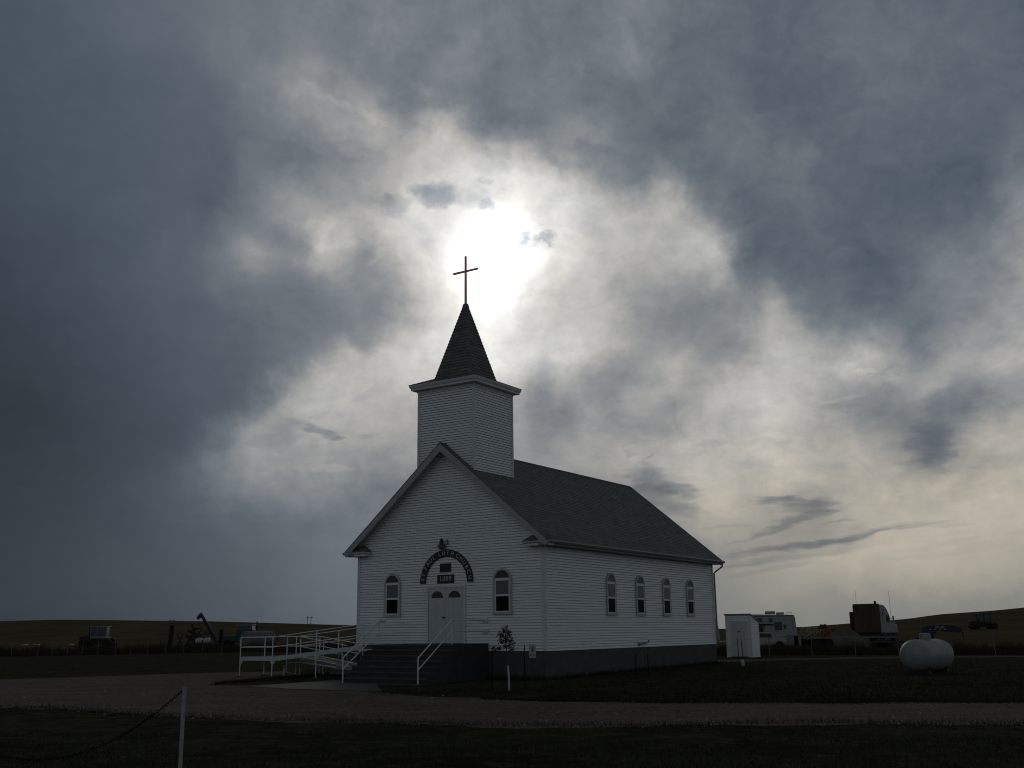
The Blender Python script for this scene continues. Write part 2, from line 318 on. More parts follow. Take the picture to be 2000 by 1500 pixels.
def groundmat(name, c1, c2, c3, s1, s2, bump, bs_, stretch=(1, 1, 1)):
    m = bpy.data.materials.new(name); m.use_nodes = True; T = NT(m.node_tree); m.node_tree.nodes.clear()
    out = T.n('ShaderNodeOutputMaterial'); b = T.n('ShaderNodeBsdfPrincipled'); T.l(b.outputs[0], out.inputs[0])
    t = T.n('ShaderNodeTexCoord'); mp = T.n('ShaderNodeMapping'); T.l(t.outputs['Object'], mp.inputs[0]); mp.inputs['Scale'].default_value = stretch
    v = mp.outputs[0]
    r1 = T.n('ShaderNodeValToRGB'); r1.color_ramp.elements[0].position = .35; r1.color_ramp.elements[1].position = .65
    r1.color_ramp.elements[0].color = (*c1, 1); r1.color_ramp.elements[1].color = (*c2, 1)
    T.l(T.noise(v, s1, 7, .65), r1.inputs[0])
    mxx = T.n('ShaderNodeMix', data_type='RGBA'); T.l(T.mr(T.noise(v, s2, 4, .7), .45, .7, 0, 1), mxx.inputs['Factor'])
    T.l(r1.outputs[0], mxx.inputs['A']); mxx.inputs['B'].default_value = (*c3, 1)
    T.l(mxx.outputs['Result'], b.inputs['Base Color']); b.inputs['Roughness'].default_value = .95; b.inputs['Specular IOR Level'].default_value = 0
    bp = T.n('ShaderNodeBump'); bp.inputs['Distance'].default_value = bump; T.l(T.noise(v, bs_, 5, .7), bp.inputs['Height']); T.l(bp.outputs[0], b.inputs['Normal'])
    return m
M['lawn'] = groundmat('mown_grass', (.026, .028, .016), (.052, .053, .031), (.080, .070, .046), .35, 2.2, .05, 14)
M['field'] = groundmat('stubble_field', (.072, .056, .032), (.108, .086, .051), (.060, .050, .033), .05, .25, .1, 3, (1, .4, 1))
M['gravel'] = groundmat('gravel', (.082, .066, .051), (.140, .116, .093), (.27, .235, .20), .8, 18, .03, 26, (.5, 1.5, 1))
M['pathm'] = groundmat('trodden_path', (.10, .092, .066), (.14, .13, .095), (.07, .07, .045), .8, 6, .02, 30)

# ------------------------------------------------------------------ mesh helpers
class MB:
    def __init__(s, T=None): s.v = []; s.f = []; s.uv = []; s.T = T
    def add(s, vs, fs, uvs=None):
        o = len(s.v)
        s.v += [tuple(s.T @ Vector(q)) if s.T else tuple(q) for q in vs]
        for k, f in enumerate(fs):
            s.f.append([i + o for i in f]); s.uv.append(uvs[k] if uvs else [(0, 0)] * len(f))
        return s
    def quad(s, a, b, c, d, uv=None): return s.add([a, b, c, d], [(0, 1, 2, 3)], [uv] if uv else None)
    def box(s, x0, x1, y0, y1, z0, z1, tm=None):
        vs = [(x, y, z) for z in (z0, z1) for y in (y0, y1) for x in (x0, x1)]
        if tm: vs = [tuple(tm @ Vector(q)) for q in vs]
        return s.add(vs, [(0, 2, 3, 1), (4, 5, 7, 6), (0, 1, 5, 4), (2, 6, 7, 3), (0, 4, 6, 2), (1, 3, 7, 5)])
    def bar(s, a, b, w, h=None):
        a, b = Vector(a), Vector(b); h = h or w; d = (b - a).normalized()
        sdv = d.cross(Vector((0, 0, 1))); sdv = Vector((1, 0, 0)) if sdv.length < 1e-4 else sdv.normalized(); u = sdv.cross(d)
        vs = [p + sdv * (w / 2 * i) + u * (h / 2 * j) for p in (a, b) for i, j in ((-1, -1), (1, -1), (1, 1), (-1, 1))]
        return s.add(vs, [(0, 3, 2, 1), (4, 5, 6, 7), (0, 1, 5, 4), (1, 2, 6, 5), (2, 3, 7, 6), (3, 0, 4, 7)])
    def tube(s, pts, r, n=8, cap=True):
        pts = [Vector(p) for p in pts]; rs = r if isinstance(r, (list, tuple)) else [r] * len(pts); rings = []; u = None
        for i, p in enumerate(pts):
            d = (pts[min(i + 1, len(pts) - 1)] - pts[max(i - 1, 0)]).normalized()
            if u is None: u = d.orthogonal().normalized()
            u = (u - d * u.dot(d)).normalized(); w = d.cross(u)
            rings.append([p + (u * math.cos(2 * math.pi * k / n) + w * math.sin(2 * math.pi * k / n)) * rs[i] for k in range(n)])
        vs = [q for rg in rings for q in rg]; fs = []
        for i in range(len(pts) - 1):
            for k in range(n): fs.append((i * n + k, i * n + (k + 1) % n, (i + 1) * n + (k + 1) % n, (i + 1) * n + k))
        if cap: fs += [tuple(range(n))[::-1], tuple(range((len(pts) - 1) * n, len(pts) * n))]
        return s.add(vs, fs)
    def lathe(s, prof, n=24, tm=None):   # profile of (r, z) round the z axis
        vs = []; fs = []
        for r, z in prof:
            for k in range(n): vs.append(Vector((r * math.cos(2 * math.pi * k / n), r * math.sin(2 * math.pi * k / n), z)))
        if tm: vs = [tm @ q for q in vs]
        for i in range(len(prof) - 1):
            for k in range(n): fs.append((i * n + k, i * n + (k + 1) % n, (i + 1) * n + (k + 1) % n, (i + 1) * n + k))
        fs += [tuple(range(n))[::-1], tuple(range((len(prof) - 1) * n, len(prof) * n))]
        return s.add(vs, fs)
    def prism(s, poly, f0, f1):          # poly of (a, b); f0/f1 map (a, b) to 3D on the two ends
        n = len(poly); vs = [f0(*p) for p in poly] + [f1(*p) for p in poly]
        fs = [tuple(range(n))[::-1], tuple(range(n, 2 * n))] + [(i, (i + 1) % n, n + (i + 1) % n, n + i) for i in range(n)]
        return s.add(vs, fs)
    def build(s, name, m, parent=None, smooth=False, bevel=0):
        me = bpy.data.meshes.new(name); me.from_pydata(s.v, [], s.f)
        uvl = me.uv_layers.new(name='UVMap'); flat = [c for f in s.uv for q in f for c in q]; uvl.data.foreach_set('uv', flat)
        me.materials.append(M[m] if isinstance(m, str) else m)
        if smooth:
            me.polygons.foreach_set('use_smooth', [True] * len(me.polygons))
            try: me.set_sharp_from_angle(angle=R(40))
            except Exception: pass
        me.update()
        o = bpy.data.objects.new(name, me); col.objects.link(o)
        if parent: o.parent = parent
        if bevel:
            b = o.modifiers.new('bevel', 'BEVEL'); b.width = bevel; b.segments = 2; b.limit_method = 'ANGLE'
        return o
def tag(o, label, cat, group=None):
    o['label'] = label; o['category'] = cat
    if group: o['group'] = group
    return o
def thing(name, label, cat, loc=(0, 0, 0), rz=0, group=None):
    o = bpy.data.objects.new(name, None); col.objects.link(o); o.location = loc; o.rotation_euler = (0, 0, rz); o.empty_display_size = .3
    return tag(o, label, cat, group)
def dup(o, parent=None):
    c = o.copy(); col.objects.link(c); c.parent = parent
    for ch in [q for q in bpy.data.objects if q.parent == o]: dup(ch, c)
    return c

# ------------------------------------------------------------------ terrain
X0, Y0, YAW, ZS = 1.088, 38.9164, .5765, .9355
CA, SA = math.cos(YAW), math.sin(YAW)
def wl(u, v): return (X0 - u * CA + v * SA, Y0 + u * SA + v * CA)
CP = [(0, 0, -.05), (-10, 12, -.12), (10, 12, -.12), (0, 15, -.18), (-8, 22, -.25), (0, 24, -.3), (8, 22, -.28), (16, 24, -.25), (-20, 30, -.15),
      (*wl(4.5, -4.6), -.27), (*wl(1, -4), -.16), (*wl(8, -5), -.26), (*wl(10, -1.6), -.10), (*wl(13.5, 0), -.06), (*wl(9, 3), -.05), (*wl(11, 10), 0),
      (*wl(0, 0), .075), (*wl(-1, -1.5), .02), (*wl(0, 8), .10), (*wl(0, 15.8), .13), (*wl(9, 15.8), .13), (*wl(-4, 5), -.02), (*wl(-4, 16), .06),
      (15, 38.5, 0), (20, 45, 0), (12, 48.5, .02), (13, 62, 0), (-20, 43, 0), (-30, 60, 0), (-46, 110, -.1), (-26, 92, 0), (24, 66, 0), (33, 66, .02),
      (-60, 60, -.1), (60, 60, 0), (-60, 10, -.1), (60, 10, -.1), (0, -30, 0), (0, 90, 0), (30, 90, 0), (-10, 120, 0), (-90, 110, -.1), (90, 90, 0)]
CPA = np.array(CP)
def fence_r(az):
    return float(np.interp(math.degrees(az), [-60, -14, -9, 8, 60], [113, 113, 100, 68, 68]))
CREST = [(-60, .004), (-32, .008), (-26, .0130), (-23, .0142), (-16, .0118), (-11, .0086), (-8.4, .0068), (0, .003), (8, 0), (11, -.0002), (15, .0006), (18, .004), (20, .0062), (21.5, .0098), (24, .0122), (26, .0152), (30, .02), (40, .022), (60, .012)]
def crest_R(az): return float(np.interp(math.degrees(az), [-8, 12], [420, 450]))
def gz(x, y):
    d2 = (CPA[:, 0] - x) ** 2 + (CPA[:, 1] - y) ** 2
    r = math.hypot(x, y)
    sg = 4 + .10 * r
    w = np.exp(-d2 / (2 * sg * sg)) + 1e-9
    z = float((w * CPA[:, 2]).sum() / w.sum())
    if y > 0 and r > 60:
        a = math.atan2(x, y); rf = fence_r(a)
        if r > rf:
            RR = crest_R(a); e = float(np.interp(math.degrees(a), [q[0] for q in CREST], [q[1] for q in CREST]))
            zc = EYE + e * RR; t = (r - rf) / (RR - rf)
            if t <= 1: z = z + (zc - z) * t ** 2.1 if t < 1 else zc
            else: z = zc - (r - RR) * .02
    return z
def onground(px, py, it=12):
    d = ray(px, py); t = 30
    for _ in range(it):
        z = gz(d.x * t, d.y * t); t = (z - EYE) / d.z if d.z < -1e-4 else t
        t = min(max(t, 1), 900)
    return Vector((d.x * t, d.y * t, gz(d.x * t, d.y * t)))
def at(px, py, Y):
    d = ray(px, py); t = Y / d.y
    return Vector((d.x * t, Y, d.z * t + EYE))

def polar(name, m, rs_of_az, azs, dz=0):
    mb = MB(); nr = len(rs_of_az(0)); vs = []
    for a in azs:
        for r in rs_of_az(a):
            x, y = r * math.sin(a), r * math.cos(a); vs.append((x, y, gz(x, y) + dz))
    fs = [(i * nr + j, i * nr + j + 1, (i + 1) * nr + j + 1, (i + 1) * nr + j) for i in range(len(azs) - 1) for j in range(nr - 1)]
    mb.add(vs, fs); o = mb.build(name, m, smooth=True); return o
azs = [R(a) for a in np.concatenate([np.arange(-180, -60, 6), np.arange(-60, 60, .75), np.arange(60, 181, 6)])]
def rs_near(a):
    rf = fence_r(a) if abs(a) < R(100) else 100
    return [.02, 2, 4, 6] + list(np.linspace(8, 44, 34)) + list(np.linspace(46, rf, 22))
g = polar('ground', 'lawn', rs_near, azs); g['kind'] = 'structure'
def rs_far(a):
    rf = fence_r(a) if abs(a) < R(100) else 100
    RR = crest_R(a)
    return list(rf + (RR - rf) * np.linspace(0, 1, 26)) + [RR * 1.1, RR * 1.3, RR * 1.7, 1100, 1800, 3000]
fl = polar('field', 'field', rs_far, azs); fl['kind'] = 'structure'

def smooth_noise(t, seed):
    i = math.floor(t); f = t - i; f = f * f * (3 - 2 * f)
    h = lambda k: (math.sin(k * 127.1 + seed * 311.7) * 43758.5453) % 1
    return h(i) * (1 - f) + h(i + 1) * f - .5
def strip(name, m, top, bot, n=160, k=14, rag=.5, dz=.012, side=None):
    T_ = [onground(*p) for p in top]; B_ = [onground(*p) for p in bot]
    def samp(P, t):
        q = t * (len(P) - 1); i = min(int(q), len(P) - 2); return P[i].lerp(P[i + 1], q - i)
    vs = []
    for i in range(n + 1):
        t = i / n; a, b = samp(T_, t), samp(B_, t); d = (b - a); ln = d.length; d.normalize()
        a = a + d * rag * (smooth_noise(t * 23, 1) + .5 * smooth_noise(t * 71, 2)); b = b + d * rag * (smooth_noise(t * 21, 3) + .6 * smooth_noise(t * 77, 4))
        for j in range(k + 1):
            p = a.lerp(b, j / k); e = 4 * (j / k) * (1 - j / k); vs.append((p.x, p.y, gz(p.x, p.y) + dz * (.3 + .7 * min(1, e * 3))))
    fs = [(i * (k + 1) + j, i * (k + 1) + j + 1, (i + 1) * (k + 1) + j + 1, (i + 1) * (k + 1) + j) for i in range(n) for j in range(k)]
    o = MB().add(vs, fs).build(name, m, smooth=True); o['kind'] = 'structure'; return o
strip('gravel_drive', 'gravel',
      [(-500, 1336), (-150, 1332), (105, 1324), (245, 1319), (420, 1314), (560, 1311), (640, 1330), (740, 1351), (820, 1360), (960, 1366), (1120, 1371), (1300, 1373), (1450, 1373), (1615, 1374), (1755, 1372), (2000, 1372), (2200, 1371), (2500, 1370)],
      [(-500, 1366), (-150, 1374), (0, 1382), (140, 1387), (245, 1395), (350, 1401), (450, 1406), (560, 1411), (700, 1412), (840, 1416), (1040, 1421), (1300, 1418), (1475, 1418), (1650, 1414), (1825, 1416), (2000, 1417), (2200, 1416), (2500, 1414)], 260, 26, .45)
strip('path', 'pathm', [(1399, 1289), (1500, 1286.5), (1650, 1284), (1750, 1282.5), (2000, 1281), (2200, 1281)], [(1399, 1294), (1500, 1291), (1650, 1287.5), (1750, 1285.5), (2000, 1283.5), (2200, 1283)], 90, 4, .3, .014)
# concrete apron at the foot of the steps, and the grass wedge behind it
mb = MB(); ap = [onground(486, 1342), onground(654, 1330), onground(735, 1338), onground(745, 1351.5), onground(700, 1351), onground(560, 1347)]
zt = .035
mb.prism([(p.x, p.y) for p in ap], lambda a, b: (a, b, gz(a, b) - .15), lambda a, b: (a, b, gz(a, b) + zt))
o = mb.build('pavement_slab', 'slab'); o['kind'] = 'structure'
strip('grass_verge', 'lawn', [(410, 1337), (470, 1329), (540, 1324), (620, 1318), (700, 1312)], [(410, 1339), (480, 1340), (545, 1337), (655, 1329.5), (705, 1327)], 60, 5, .12, .03)

# ------------------------------------------------------------------ church (local frame: x = -u to the right along the facade, y = v back, z up)
ZB = 1.0                                  # the Empty stands 1 m below the bottom of the siding
church = thing('church', 'white clapboard country church with bell tower, dark steeple and cross', 'church', (X0, Y0, ZS - ZB), -YAW)
def P(u, v, z): return (-u, v, z + ZB)
Wd, Ln = 8.955, 15.825; mid = Wd / 2; ZE, ZR, OV = 3.946, 8.027, .4154
SLOPE = (ZR - ZE) / (mid + OV); TH = .1
T2 = 2.7829 / 2; VT = -.03; VC = VT + T2; ZT = 10.3726; CO = .2887; ZC = 10.607
EXPB = .1016; LIP = .016; GRV = .025
def siding(mb, fn, z0, z1, spans):
    """clapboard rows; fn(a, out, z) -> point, spans(z) -> list of (a0, a1)"""
    z = z0
    while z < z1 - 1e-3:
        zt = min(z + EXPB, z1)
        for (a0, a1), (b0, b1) in zip(spans(z + .001), spans(zt - .001)):
            if a1 - a0 < .01: continue
            zg = zt - GRV; D = -.035
            mb.quad(fn(a0, LIP, z), fn(a1, LIP, z), fn(max(b1, b0 + .001), .004, zg), fn(b0, .004, zg))
            mb.quad(fn(a0, D, z), fn(a1, D, z), fn(a1, LIP, z), fn(a0, LIP, z))
            mb.quad(fn(b0, .004, zg), fn(max(b1, b0 + .001), .004, zg), fn(max(b1, b0 + .001), D, zg), fn(b0, D, zg))
            mb.quad(fn(b0, D, zg), fn(max(b1, b0 + .001), D, zg), fn(max(b1, b0 + .001), D, zt), fn(b0, D, zt))
        z = zt
def gable(z, inset=0):
    h = (ZR - TH - .05 - z) / SLOPE; a = max(mid - h, 0) ; return [(a, Wd - a)] if a < mid else [(mid, mid + .001)]
mb = MB()
siding(mb, lambda a, o, z: P(a, -o, z), 0, ZR - .2, gable)
siding(mb, lambda a, o, z: P(a, Ln + o, z), 0, ZR - .2, gable)
siding(mb, lambda a, o, z: P(-o, a, z), 0, ZE + .25, lambda z: [(0, Ln)])
siding(mb, lambda a, o, z: P(Wd + o, a, z), 0, ZE + .25, lambda z: [(0, Ln)])
wall = mb.build('wall', 'siding', church)
for (u, v, su, sv) in ((0, 0, -1, -1), (Wd, 0, 1, -1), (0, Ln, -1, 1), (Wd, Ln, 1, 1)):
    t = .024; mb = MB()
    mb.box(*sorted((-(u + su * t), -(u - su * .10))), *sorted((v, v + sv * t)), ZB, ZB + ZE - .12)
    mb.box(*sorted((-(u + su * t), -u)), *sorted((v, v - sv * .10)), ZB, ZB + ZE - .12)
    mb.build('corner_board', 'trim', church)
mb = MB(); mb.box(-Wd - .0, 0, .02, Ln - .02, -1.2, ZB); mb.build('foundation', 'found', church)
# roof: shingle courses on both slopes
def slope_pts(side, s, v, h=0):        # s along slope from eave (0) to ridge
    L = math.hypot(mid + OV, ZR - ZE); t = s / L
    u = (-OV + t * (mid + OV)); z = ZE + t * (ZR - ZE) + h * .75
    if side: u = Wd - u
    return P(u, v, z)
mb = MB(); L = math.hypot(mid + OV, ZR - ZE); nC = int(L / .14)
va, vb = -OV - .01, Ln + OV + .01
for sd_ in (0, 1):
    for i in range(nC + 1):
        s0 = i * .14; s1 = min(s0 + .14, L)
        if s1 - s0 < .02: continue
        nx = 40
        mb.quad(slope_pts(sd_, s0, va, .020), slope_pts(sd_, s0, vb, .020), slope_pts(sd_, s1, vb, .008), slope_pts(sd_, s1, va, .008), [(va, s0), (vb, s0), (vb, s1), (va, s1)])
        mb.quad(slope_pts(sd_, s0, va, .0), slope_pts(sd_, s0, vb, .0), slope_pts(sd_, s0, vb, .020), slope_pts(sd_, s0, va, .020), [(va, s0)] * 4)
    for v in (va, vb): mb.quad(slope_pts(sd_, 0, v, -.02), slope_pts(sd_, L, v, -.02), slope_pts(sd_, L, v, .015), slope_pts(sd_, 0, v, .015))
# ridge cap
for i in range(int((vb - va) / .18)):
    v0 = va + i * .18; v1 = v0 + .19
    for k in (-1, 1):
        mb.quad(P(mid, v0, ZR + .035), P(mid, v1, ZR + .025), P(mid + k * .13, v1, ZR + .02 - .13 * SLOPE), P(mid + k * .13, v0, ZR + .03 - .13 * SLOPE), [(v0, 0), (v1, 0), (v1, .1), (v0, .1)])
roof = mb.build('roof', 'shingle', church)
# soffits / roof board under the shingles
mb = MB()
for k in (0, 1):
    f = (lambda u: u) if k == 0 else (lambda u: Wd - u)
    poly = [(-OV, ZE - .02), (mid, ZR - .02), (mid, ZR - TH - .03), (-OV, ZE - TH)]
    mb.prism(poly, lambda a, b: P(f(a), -OV + .022, b), lambda a, b: P(f(a), Ln + OV - .022, b))
mb.build('soffit', 'trim', church)
# rake boards on both gables
for v0, v1 in ((-OV, -OV + .02), (Ln + OV - .02, Ln + OV)):
    for k in (0, 1):
        f = (lambda u: u) if k == 0 else (lambda u: Wd - u)
        mb = MB(); hgt = .33
        poly = [(-OV, ZE - .01), (mid, ZR - .01), (mid, ZR - .01 - hgt), (-OV + .10, ZE - hgt + .10 * SLOPE + .03), (-OV, ZE - .13)]
        mb.prism(poly, lambda a, b: P(f(a), v0, b), lambda a, b: P(f(a), v1, b))
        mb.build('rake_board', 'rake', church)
# frieze under the rakes, on the wall
mb = MB()
for k in (0, 1):
    f = (lambda u: u) if k == 0 else (lambda u: Wd - u)
    z_at = lambda u: ZE + (u + OV) * SLOPE - .13
    poly = [(.12, z_at(.12)), (mid, z_at(mid)), (mid, z_at(mid) - .16), (.12, z_at(.12) - .16)]
    mb.prism(poly, lambda a, b: P(f(a), -.026, b), lambda a, b: P(f(a), -.005, b))
mb.build('frieze', 'trim', church)
# eave boxes along the sides
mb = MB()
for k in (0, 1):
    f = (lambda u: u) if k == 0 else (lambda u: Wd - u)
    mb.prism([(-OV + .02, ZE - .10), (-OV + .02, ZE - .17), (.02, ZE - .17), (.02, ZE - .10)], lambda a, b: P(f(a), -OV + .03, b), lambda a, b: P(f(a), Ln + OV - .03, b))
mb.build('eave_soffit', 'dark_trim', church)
for k in (0, 1):
    f = (lambda u: u) if k == 0 else (lambda u: Wd - u)
    mb = MB(); mb.prism([(-OV - .002, ZE - .005), (-OV - .105, ZE - .005), (-OV - .115, ZE - .05), (-OV - .08, ZE - .11), (-OV - .002, ZE - .12)], lambda a, b: P(f(a), -OV, b), lambda a, b: P(f(a), Ln + OV, b))
    mb.build('gutter', 'dark_trim', church)
# corner returns with their own little hipped roofs
for k in (0, 1):
    f = (lambda u: u) if k == 0 else (lambda u: Wd - u)
    u0, u1, v0, v1 = -OV - .01, .78, -OV - .012, 0.0
    z0, z1 = ZE - .18, ZE - .02
    mb = MB()
    prof = [(.0, z0), (.0, z0 + .07), (.06, z0 + .11), (.08, z1)]
    base = None
    rings = [[(u0, v0 + .08 - e, z), (u1 - .14 + e, v0 + .08 - e, z), (u1 - .14 + e, v1, z), (u0, v1, z)] for e, z in prof]
    vs = [P(f(a), b, c) for rg in rings for (a, b, c) in rg]
    fs = [(0, 1, 2, 3), (12, 15, 14, 13)] + [(i * 4 + j, i * 4 + (j + 1) % 4, (i + 1) * 4 + (j + 1) % 4, (i + 1) * 4 + j) for i in range(3) for j in range(4)]
    mb.add(vs, fs)
    cb = mb.build('cornice_return', 'trim', church)
    mb = MB(); zt2 = z1 + .004; rise = .30
    A, B, C_ = (u0 + .0, v0, zt2), (u1 - .06, v0, zt2), (u1 - .06, v1, zt2)
    apx = (u1 - .42, v1, zt2 + rise); apl = (u0, v1, zt2 + rise)
    mb.add([P(f(q[0]), q[1], q[2]) for q in (A, B, C_, apx, apl)], [(0, 1, 3, 4), (1, 2, 3)], [[(0, 0), (1, 0), (.8, .4), (0, .4)], [(0, 0), (.4, 0), (.2, .4)]])
    mb.build('return_roof', 'shingle', church)
# downspout at the far right corner
mb = MB(); mb.tube([P(-OV - .06, Ln + OV - .25, ZE - .1), P(-OV - .06, Ln + OV - .25, ZE - .26), P(-.12, Ln + .12, ZE - .50), P(-.06, Ln + .06, ZE - .6), P(-.06, Ln + .06, .1)], .042, 8)
mb.build('downspout', 'dark_trim', church, True)
# vent pipe on the side wall
mb = MB(); mb.tube([P(0, 7.45, .13), P(-.10, 7.45, .13), P(-.12, 7.6, .14), P(-.12, 8.15, .19), P(-.14, 8.2, .26)], .035, 8); mb.box(-.0, .03, 7.38, 7.52, ZB + .05, ZB + .2)
mb.build('vent_pipe', 'dark_trim', church, True)

# bell tower
def tow(z):
    hz = (ZR - z) / SLOPE + .0
    return [(-T2, -min(max(hz - .35, 0), T2)), (min(max(hz - .35, 0), T2), T2)] if z < ZR + .1 else [(-T2, 0), (0, T2)]
mb = MB(); zb0 = ZR - SLOPE * T2 - .12
siding(mb, lambda a, o, z: P(mid + a, VT - o, z), zb0, ZT, tow)
siding(mb, lambda a, o, z: P(mid + a, VT + 2 * T2 + o, z), zb0, ZT, lambda z: [(-T2, T2)])
siding(mb, lambda a, o, z: P(mid - T2 - o, VC + a, z), zb0, ZT, lambda z: [(-T2, T2)])
siding(mb, lambda a, o, z: P(mid + T2 + o, VC + a, z), zb0, ZT, lambda z: [(-T2, T2)])
tower = mb.build('bell_tower', 'siding', church)
for su in (-1, 1):
    for sv in (-1, 1):
        mb = MB(); u, v, t = mid + su * T2, VC + sv * T2, .024
        mb.box(*sorted((-(u + su * t), -(u - su * .085))), *sorted((v, v + sv * t)), ZB + zb0, ZB + ZT)
        mb.box(*sorted((-(u + su * t), -u)), *sorted((v, v - sv * .085)), ZB + zb0, ZB + ZT)
        mb.build('corner_board', 'trim', tower)
mb = MB(); prof = [(T2 - .01, ZT - .12), (T2 + .035, ZT - .12), (T2 + .035, ZT - .004), (T2 + CO - .06, ZT), (T2 + CO - .06, ZT + .07), (T2 + CO - .03, ZT + .10), (T2 + CO, ZT + .18), (T2 + CO, ZC - .005), (T2 * .5, ZC - .005)]
vs = []; fs = []
for s_r, z in prof: vs += [P(mid + a * s_r, VC + b * s_r, z) for a, b in ((-1, -1), (1, -1), (1, 1), (-1, 1))]
for i in range(len(prof) - 1):
    for j in range(4): fs.append((i * 4 + j, i * 4 + (j + 1) % 4, (i + 1) * 4 + (j + 1) % 4, (i + 1) * 4 + j))
mb.add(vs, fs); mb.build('cornice', 'trim', tower)
mb = MB()
def pyr(s0, z0, s1, z1, course):
    L = math.hypot(s0 - s1, z1 - z0); n = max(1, round(L / course))
    for i in range(n):
        a, b = i / n, (i + 1) / n
        sa, sb = s0 + (s1 - s0) * a, s0 + (s1 - s0) * b; za, zb = z0 + (z1 - z0) * a, z0 + (z1 - z0) * b
        cs = ((-1, -1), (1, -1), (1, 1), (-1, 1))
        for j in range(4):
            p, q = cs[j], cs[(j + 1) % 4]; e = .014
            jit = random.uniform(-.004, .004)
            mb.quad(P(mid + p[0] * (sa + e), VC + p[1] * (sa + e), za + jit), P(mid + q[0] * (sa + e), VC + q[1] * (sa + e), za + jit), P(mid + q[0] * sb, VC + q[1] * sb, zb), P(mid + p[0] * sb, VC + p[1] * sb, zb),
                    [(-sa + j * 7, a * L), (sa + j * 7, a * L), (sb + j * 7, b * L), (-sb + j * 7, b * L)])
            mb.quad(P(mid + p[0] * sa, VC + p[1] * sa, za), P(mid + q[0] * sa, VC + q[1] * sa, za), P(mid + q[0] * (sa + e), VC + q[1] * (sa + e), za + jit), P(mid + p[0] * (sa + e), VC + p[1] * (sa + e), za + jit))
pyr(T2 + CO + .01, ZC, .92, 10.93, .14); pyr(.92, 10.93, .075, 14.16, .14)
spire = mb.build('spire', 'shingle', tower)
mb = MB(); mb.lathe([(.15, 14.02 + ZB), (.15, 14.10 + ZB), (.125, 14.19 + ZB), (.10, 14.24 + ZB), (.05, 14.27 + ZB), (.02, 14.28 + ZB)], 16, Matrix.Translation((-mid, VC, 0)))
mb.build('spire_cap', 'lead', tower, True)
mb = MB(); cx, cy = -mid, VC; t = .042
mb.box(cx - t, cx + t, cy - t, cy + t, ZB + 14.22, ZB + 16.387)
mb.box(cx - .646, cx + .646, cy - t + .003, cy + t - .003, ZB + 15.66, ZB + 15.745)
mb.build('cross', 'cross', tower, bevel=.012)

# windows ---------------------------------------------------------
def window(cu, z0, fw_, paneu, on_side, arch_m):
    """frame half width fw_, panes half width paneu; arched top"""
    if on_side: Q = lambda a, o, z: P(-.013 - o, cu + a, z)
    else: Q = lambda a, o, z: P(cu - a, -.013 - o, z)
    zs = z0 + 1.31 - .02     # spring line
    r_out = fw_
    root = None
    def archpoly(hw, zb, zsp, n=14, ry=None):
        ry = ry or hw
        return [(-hw, zb), (hw, zb), (hw, zsp)] + [(hw * math.cos(math.pi * i / n), zsp + ry * math.sin(math.pi * i / n)) for i in range(1, n)] + [(-hw, zsp)]
    # frame = ring between outer and inner arch outlines
    def ring(mb, po, pi, o0, o1):
        n = len(po)
        vs = [Q(a, o1, z) for a, z in po] + [Q(a, o1, z) for a, z in pi] + [Q(a, o0, z) for a, z in po] + [Q(a, o0, z) for a, z in pi]
        fs = []
        for i in range(n):
            j = (i + 1) % n
            fs += [(i, j, n + j, n + i), (2 * n + i, 2 * n + j, j, i), (n + i, n + j, 3 * n + j, 3 * n + i)]
        mb.add(vs, fs)
    ztop = z0 + 1.68
    inner = paneu + .045
    zspo = ztop - fw_ * 1.02; zspi = z0 + 1.30
    po = archpoly(fw_, z0 + .05, zspo, ry=fw_ * 1.02); pi = archpoly(inner, z0 + .07, zspo, ry=fw_ * 1.02 - (fw_ - inner))
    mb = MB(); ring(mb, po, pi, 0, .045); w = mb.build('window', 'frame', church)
    # sill
    mb = MB(); mb.prism([(-fw_ - .015, z0 - .02), (fw_ + .015, z0 - .02), (fw_ + .015, z0 + .06), (-fw_ - .015, z0 + .06)], lambda a, b: Q(a, 0, b), lambda a, b: Q(a, .065, b)); mb.build('sill', 'frame', w)
    # sash: white bars round two panes
    zl0, zl1, zu0, zu1, zt0 = z0 + .11, z0 + .65, z0 + .72, z0 + 1.22, z0 + 1.32
    mb = MB(); bars = [(-inner, -paneu, z0 + .07, zt0), (paneu, inner, z0 + .07, zt0), (-paneu, paneu, z0 + .07, zl0), (-paneu, paneu, zl1, zu0), (-paneu, paneu, zu1, zt0)]
    for a0, a1, b0, b1 in bars: mb.prism([(a0, b0), (a1, b0), (a1, b1), (a0, b1)], lambda a, b: Q(a, 0.002, b), lambda a, b: Q(a, .036, b))
    mb.build('sash', 'sash', w)
    mb = MB(); mb.prism([(-paneu, zl0), (paneu, zl0), (paneu, zl1), (-paneu, zl1)], lambda a, b: Q(a, 0.001, b), lambda a, b: Q(a, .010, b)); mb.build('lower_pane', 'glass', w)
    mb = MB(); mb.prism([(-paneu, zu0), (paneu, zu0), (paneu, zu1), (-paneu, zu1)], lambda a, b: Q(a, 0.001, b), lambda a, b: Q(a, .016, b)); mb.build('upper_pane', 'curtain', w)
    hw = inner; zsp = zspo; ry = fw_ * 1.02 - (fw_ - inner)
    p = [(-hw, zt0), (hw, zt0), (hw, zsp)] + [(hw * math.cos(math.pi * i / 14), zsp + ry * math.sin(math.pi * i / 14)) for i in range(1, 14)] + [(-hw, zsp)]
    mb = MB(); mb.prism(p, lambda a, b: Q(a, 0.001, b), lambda a, b: Q(a, .020, b)); mb.build('arch_panel', arch_m, w)
    return w
for cu in (7.11, 1.815): window(cu, 1.34, .415, .29, False, 'archdark')
for cv_ in (5.14, 7.76, 10.38, 12.95): window(cv_, 1.30, .415, .30, True, 'archgrey')

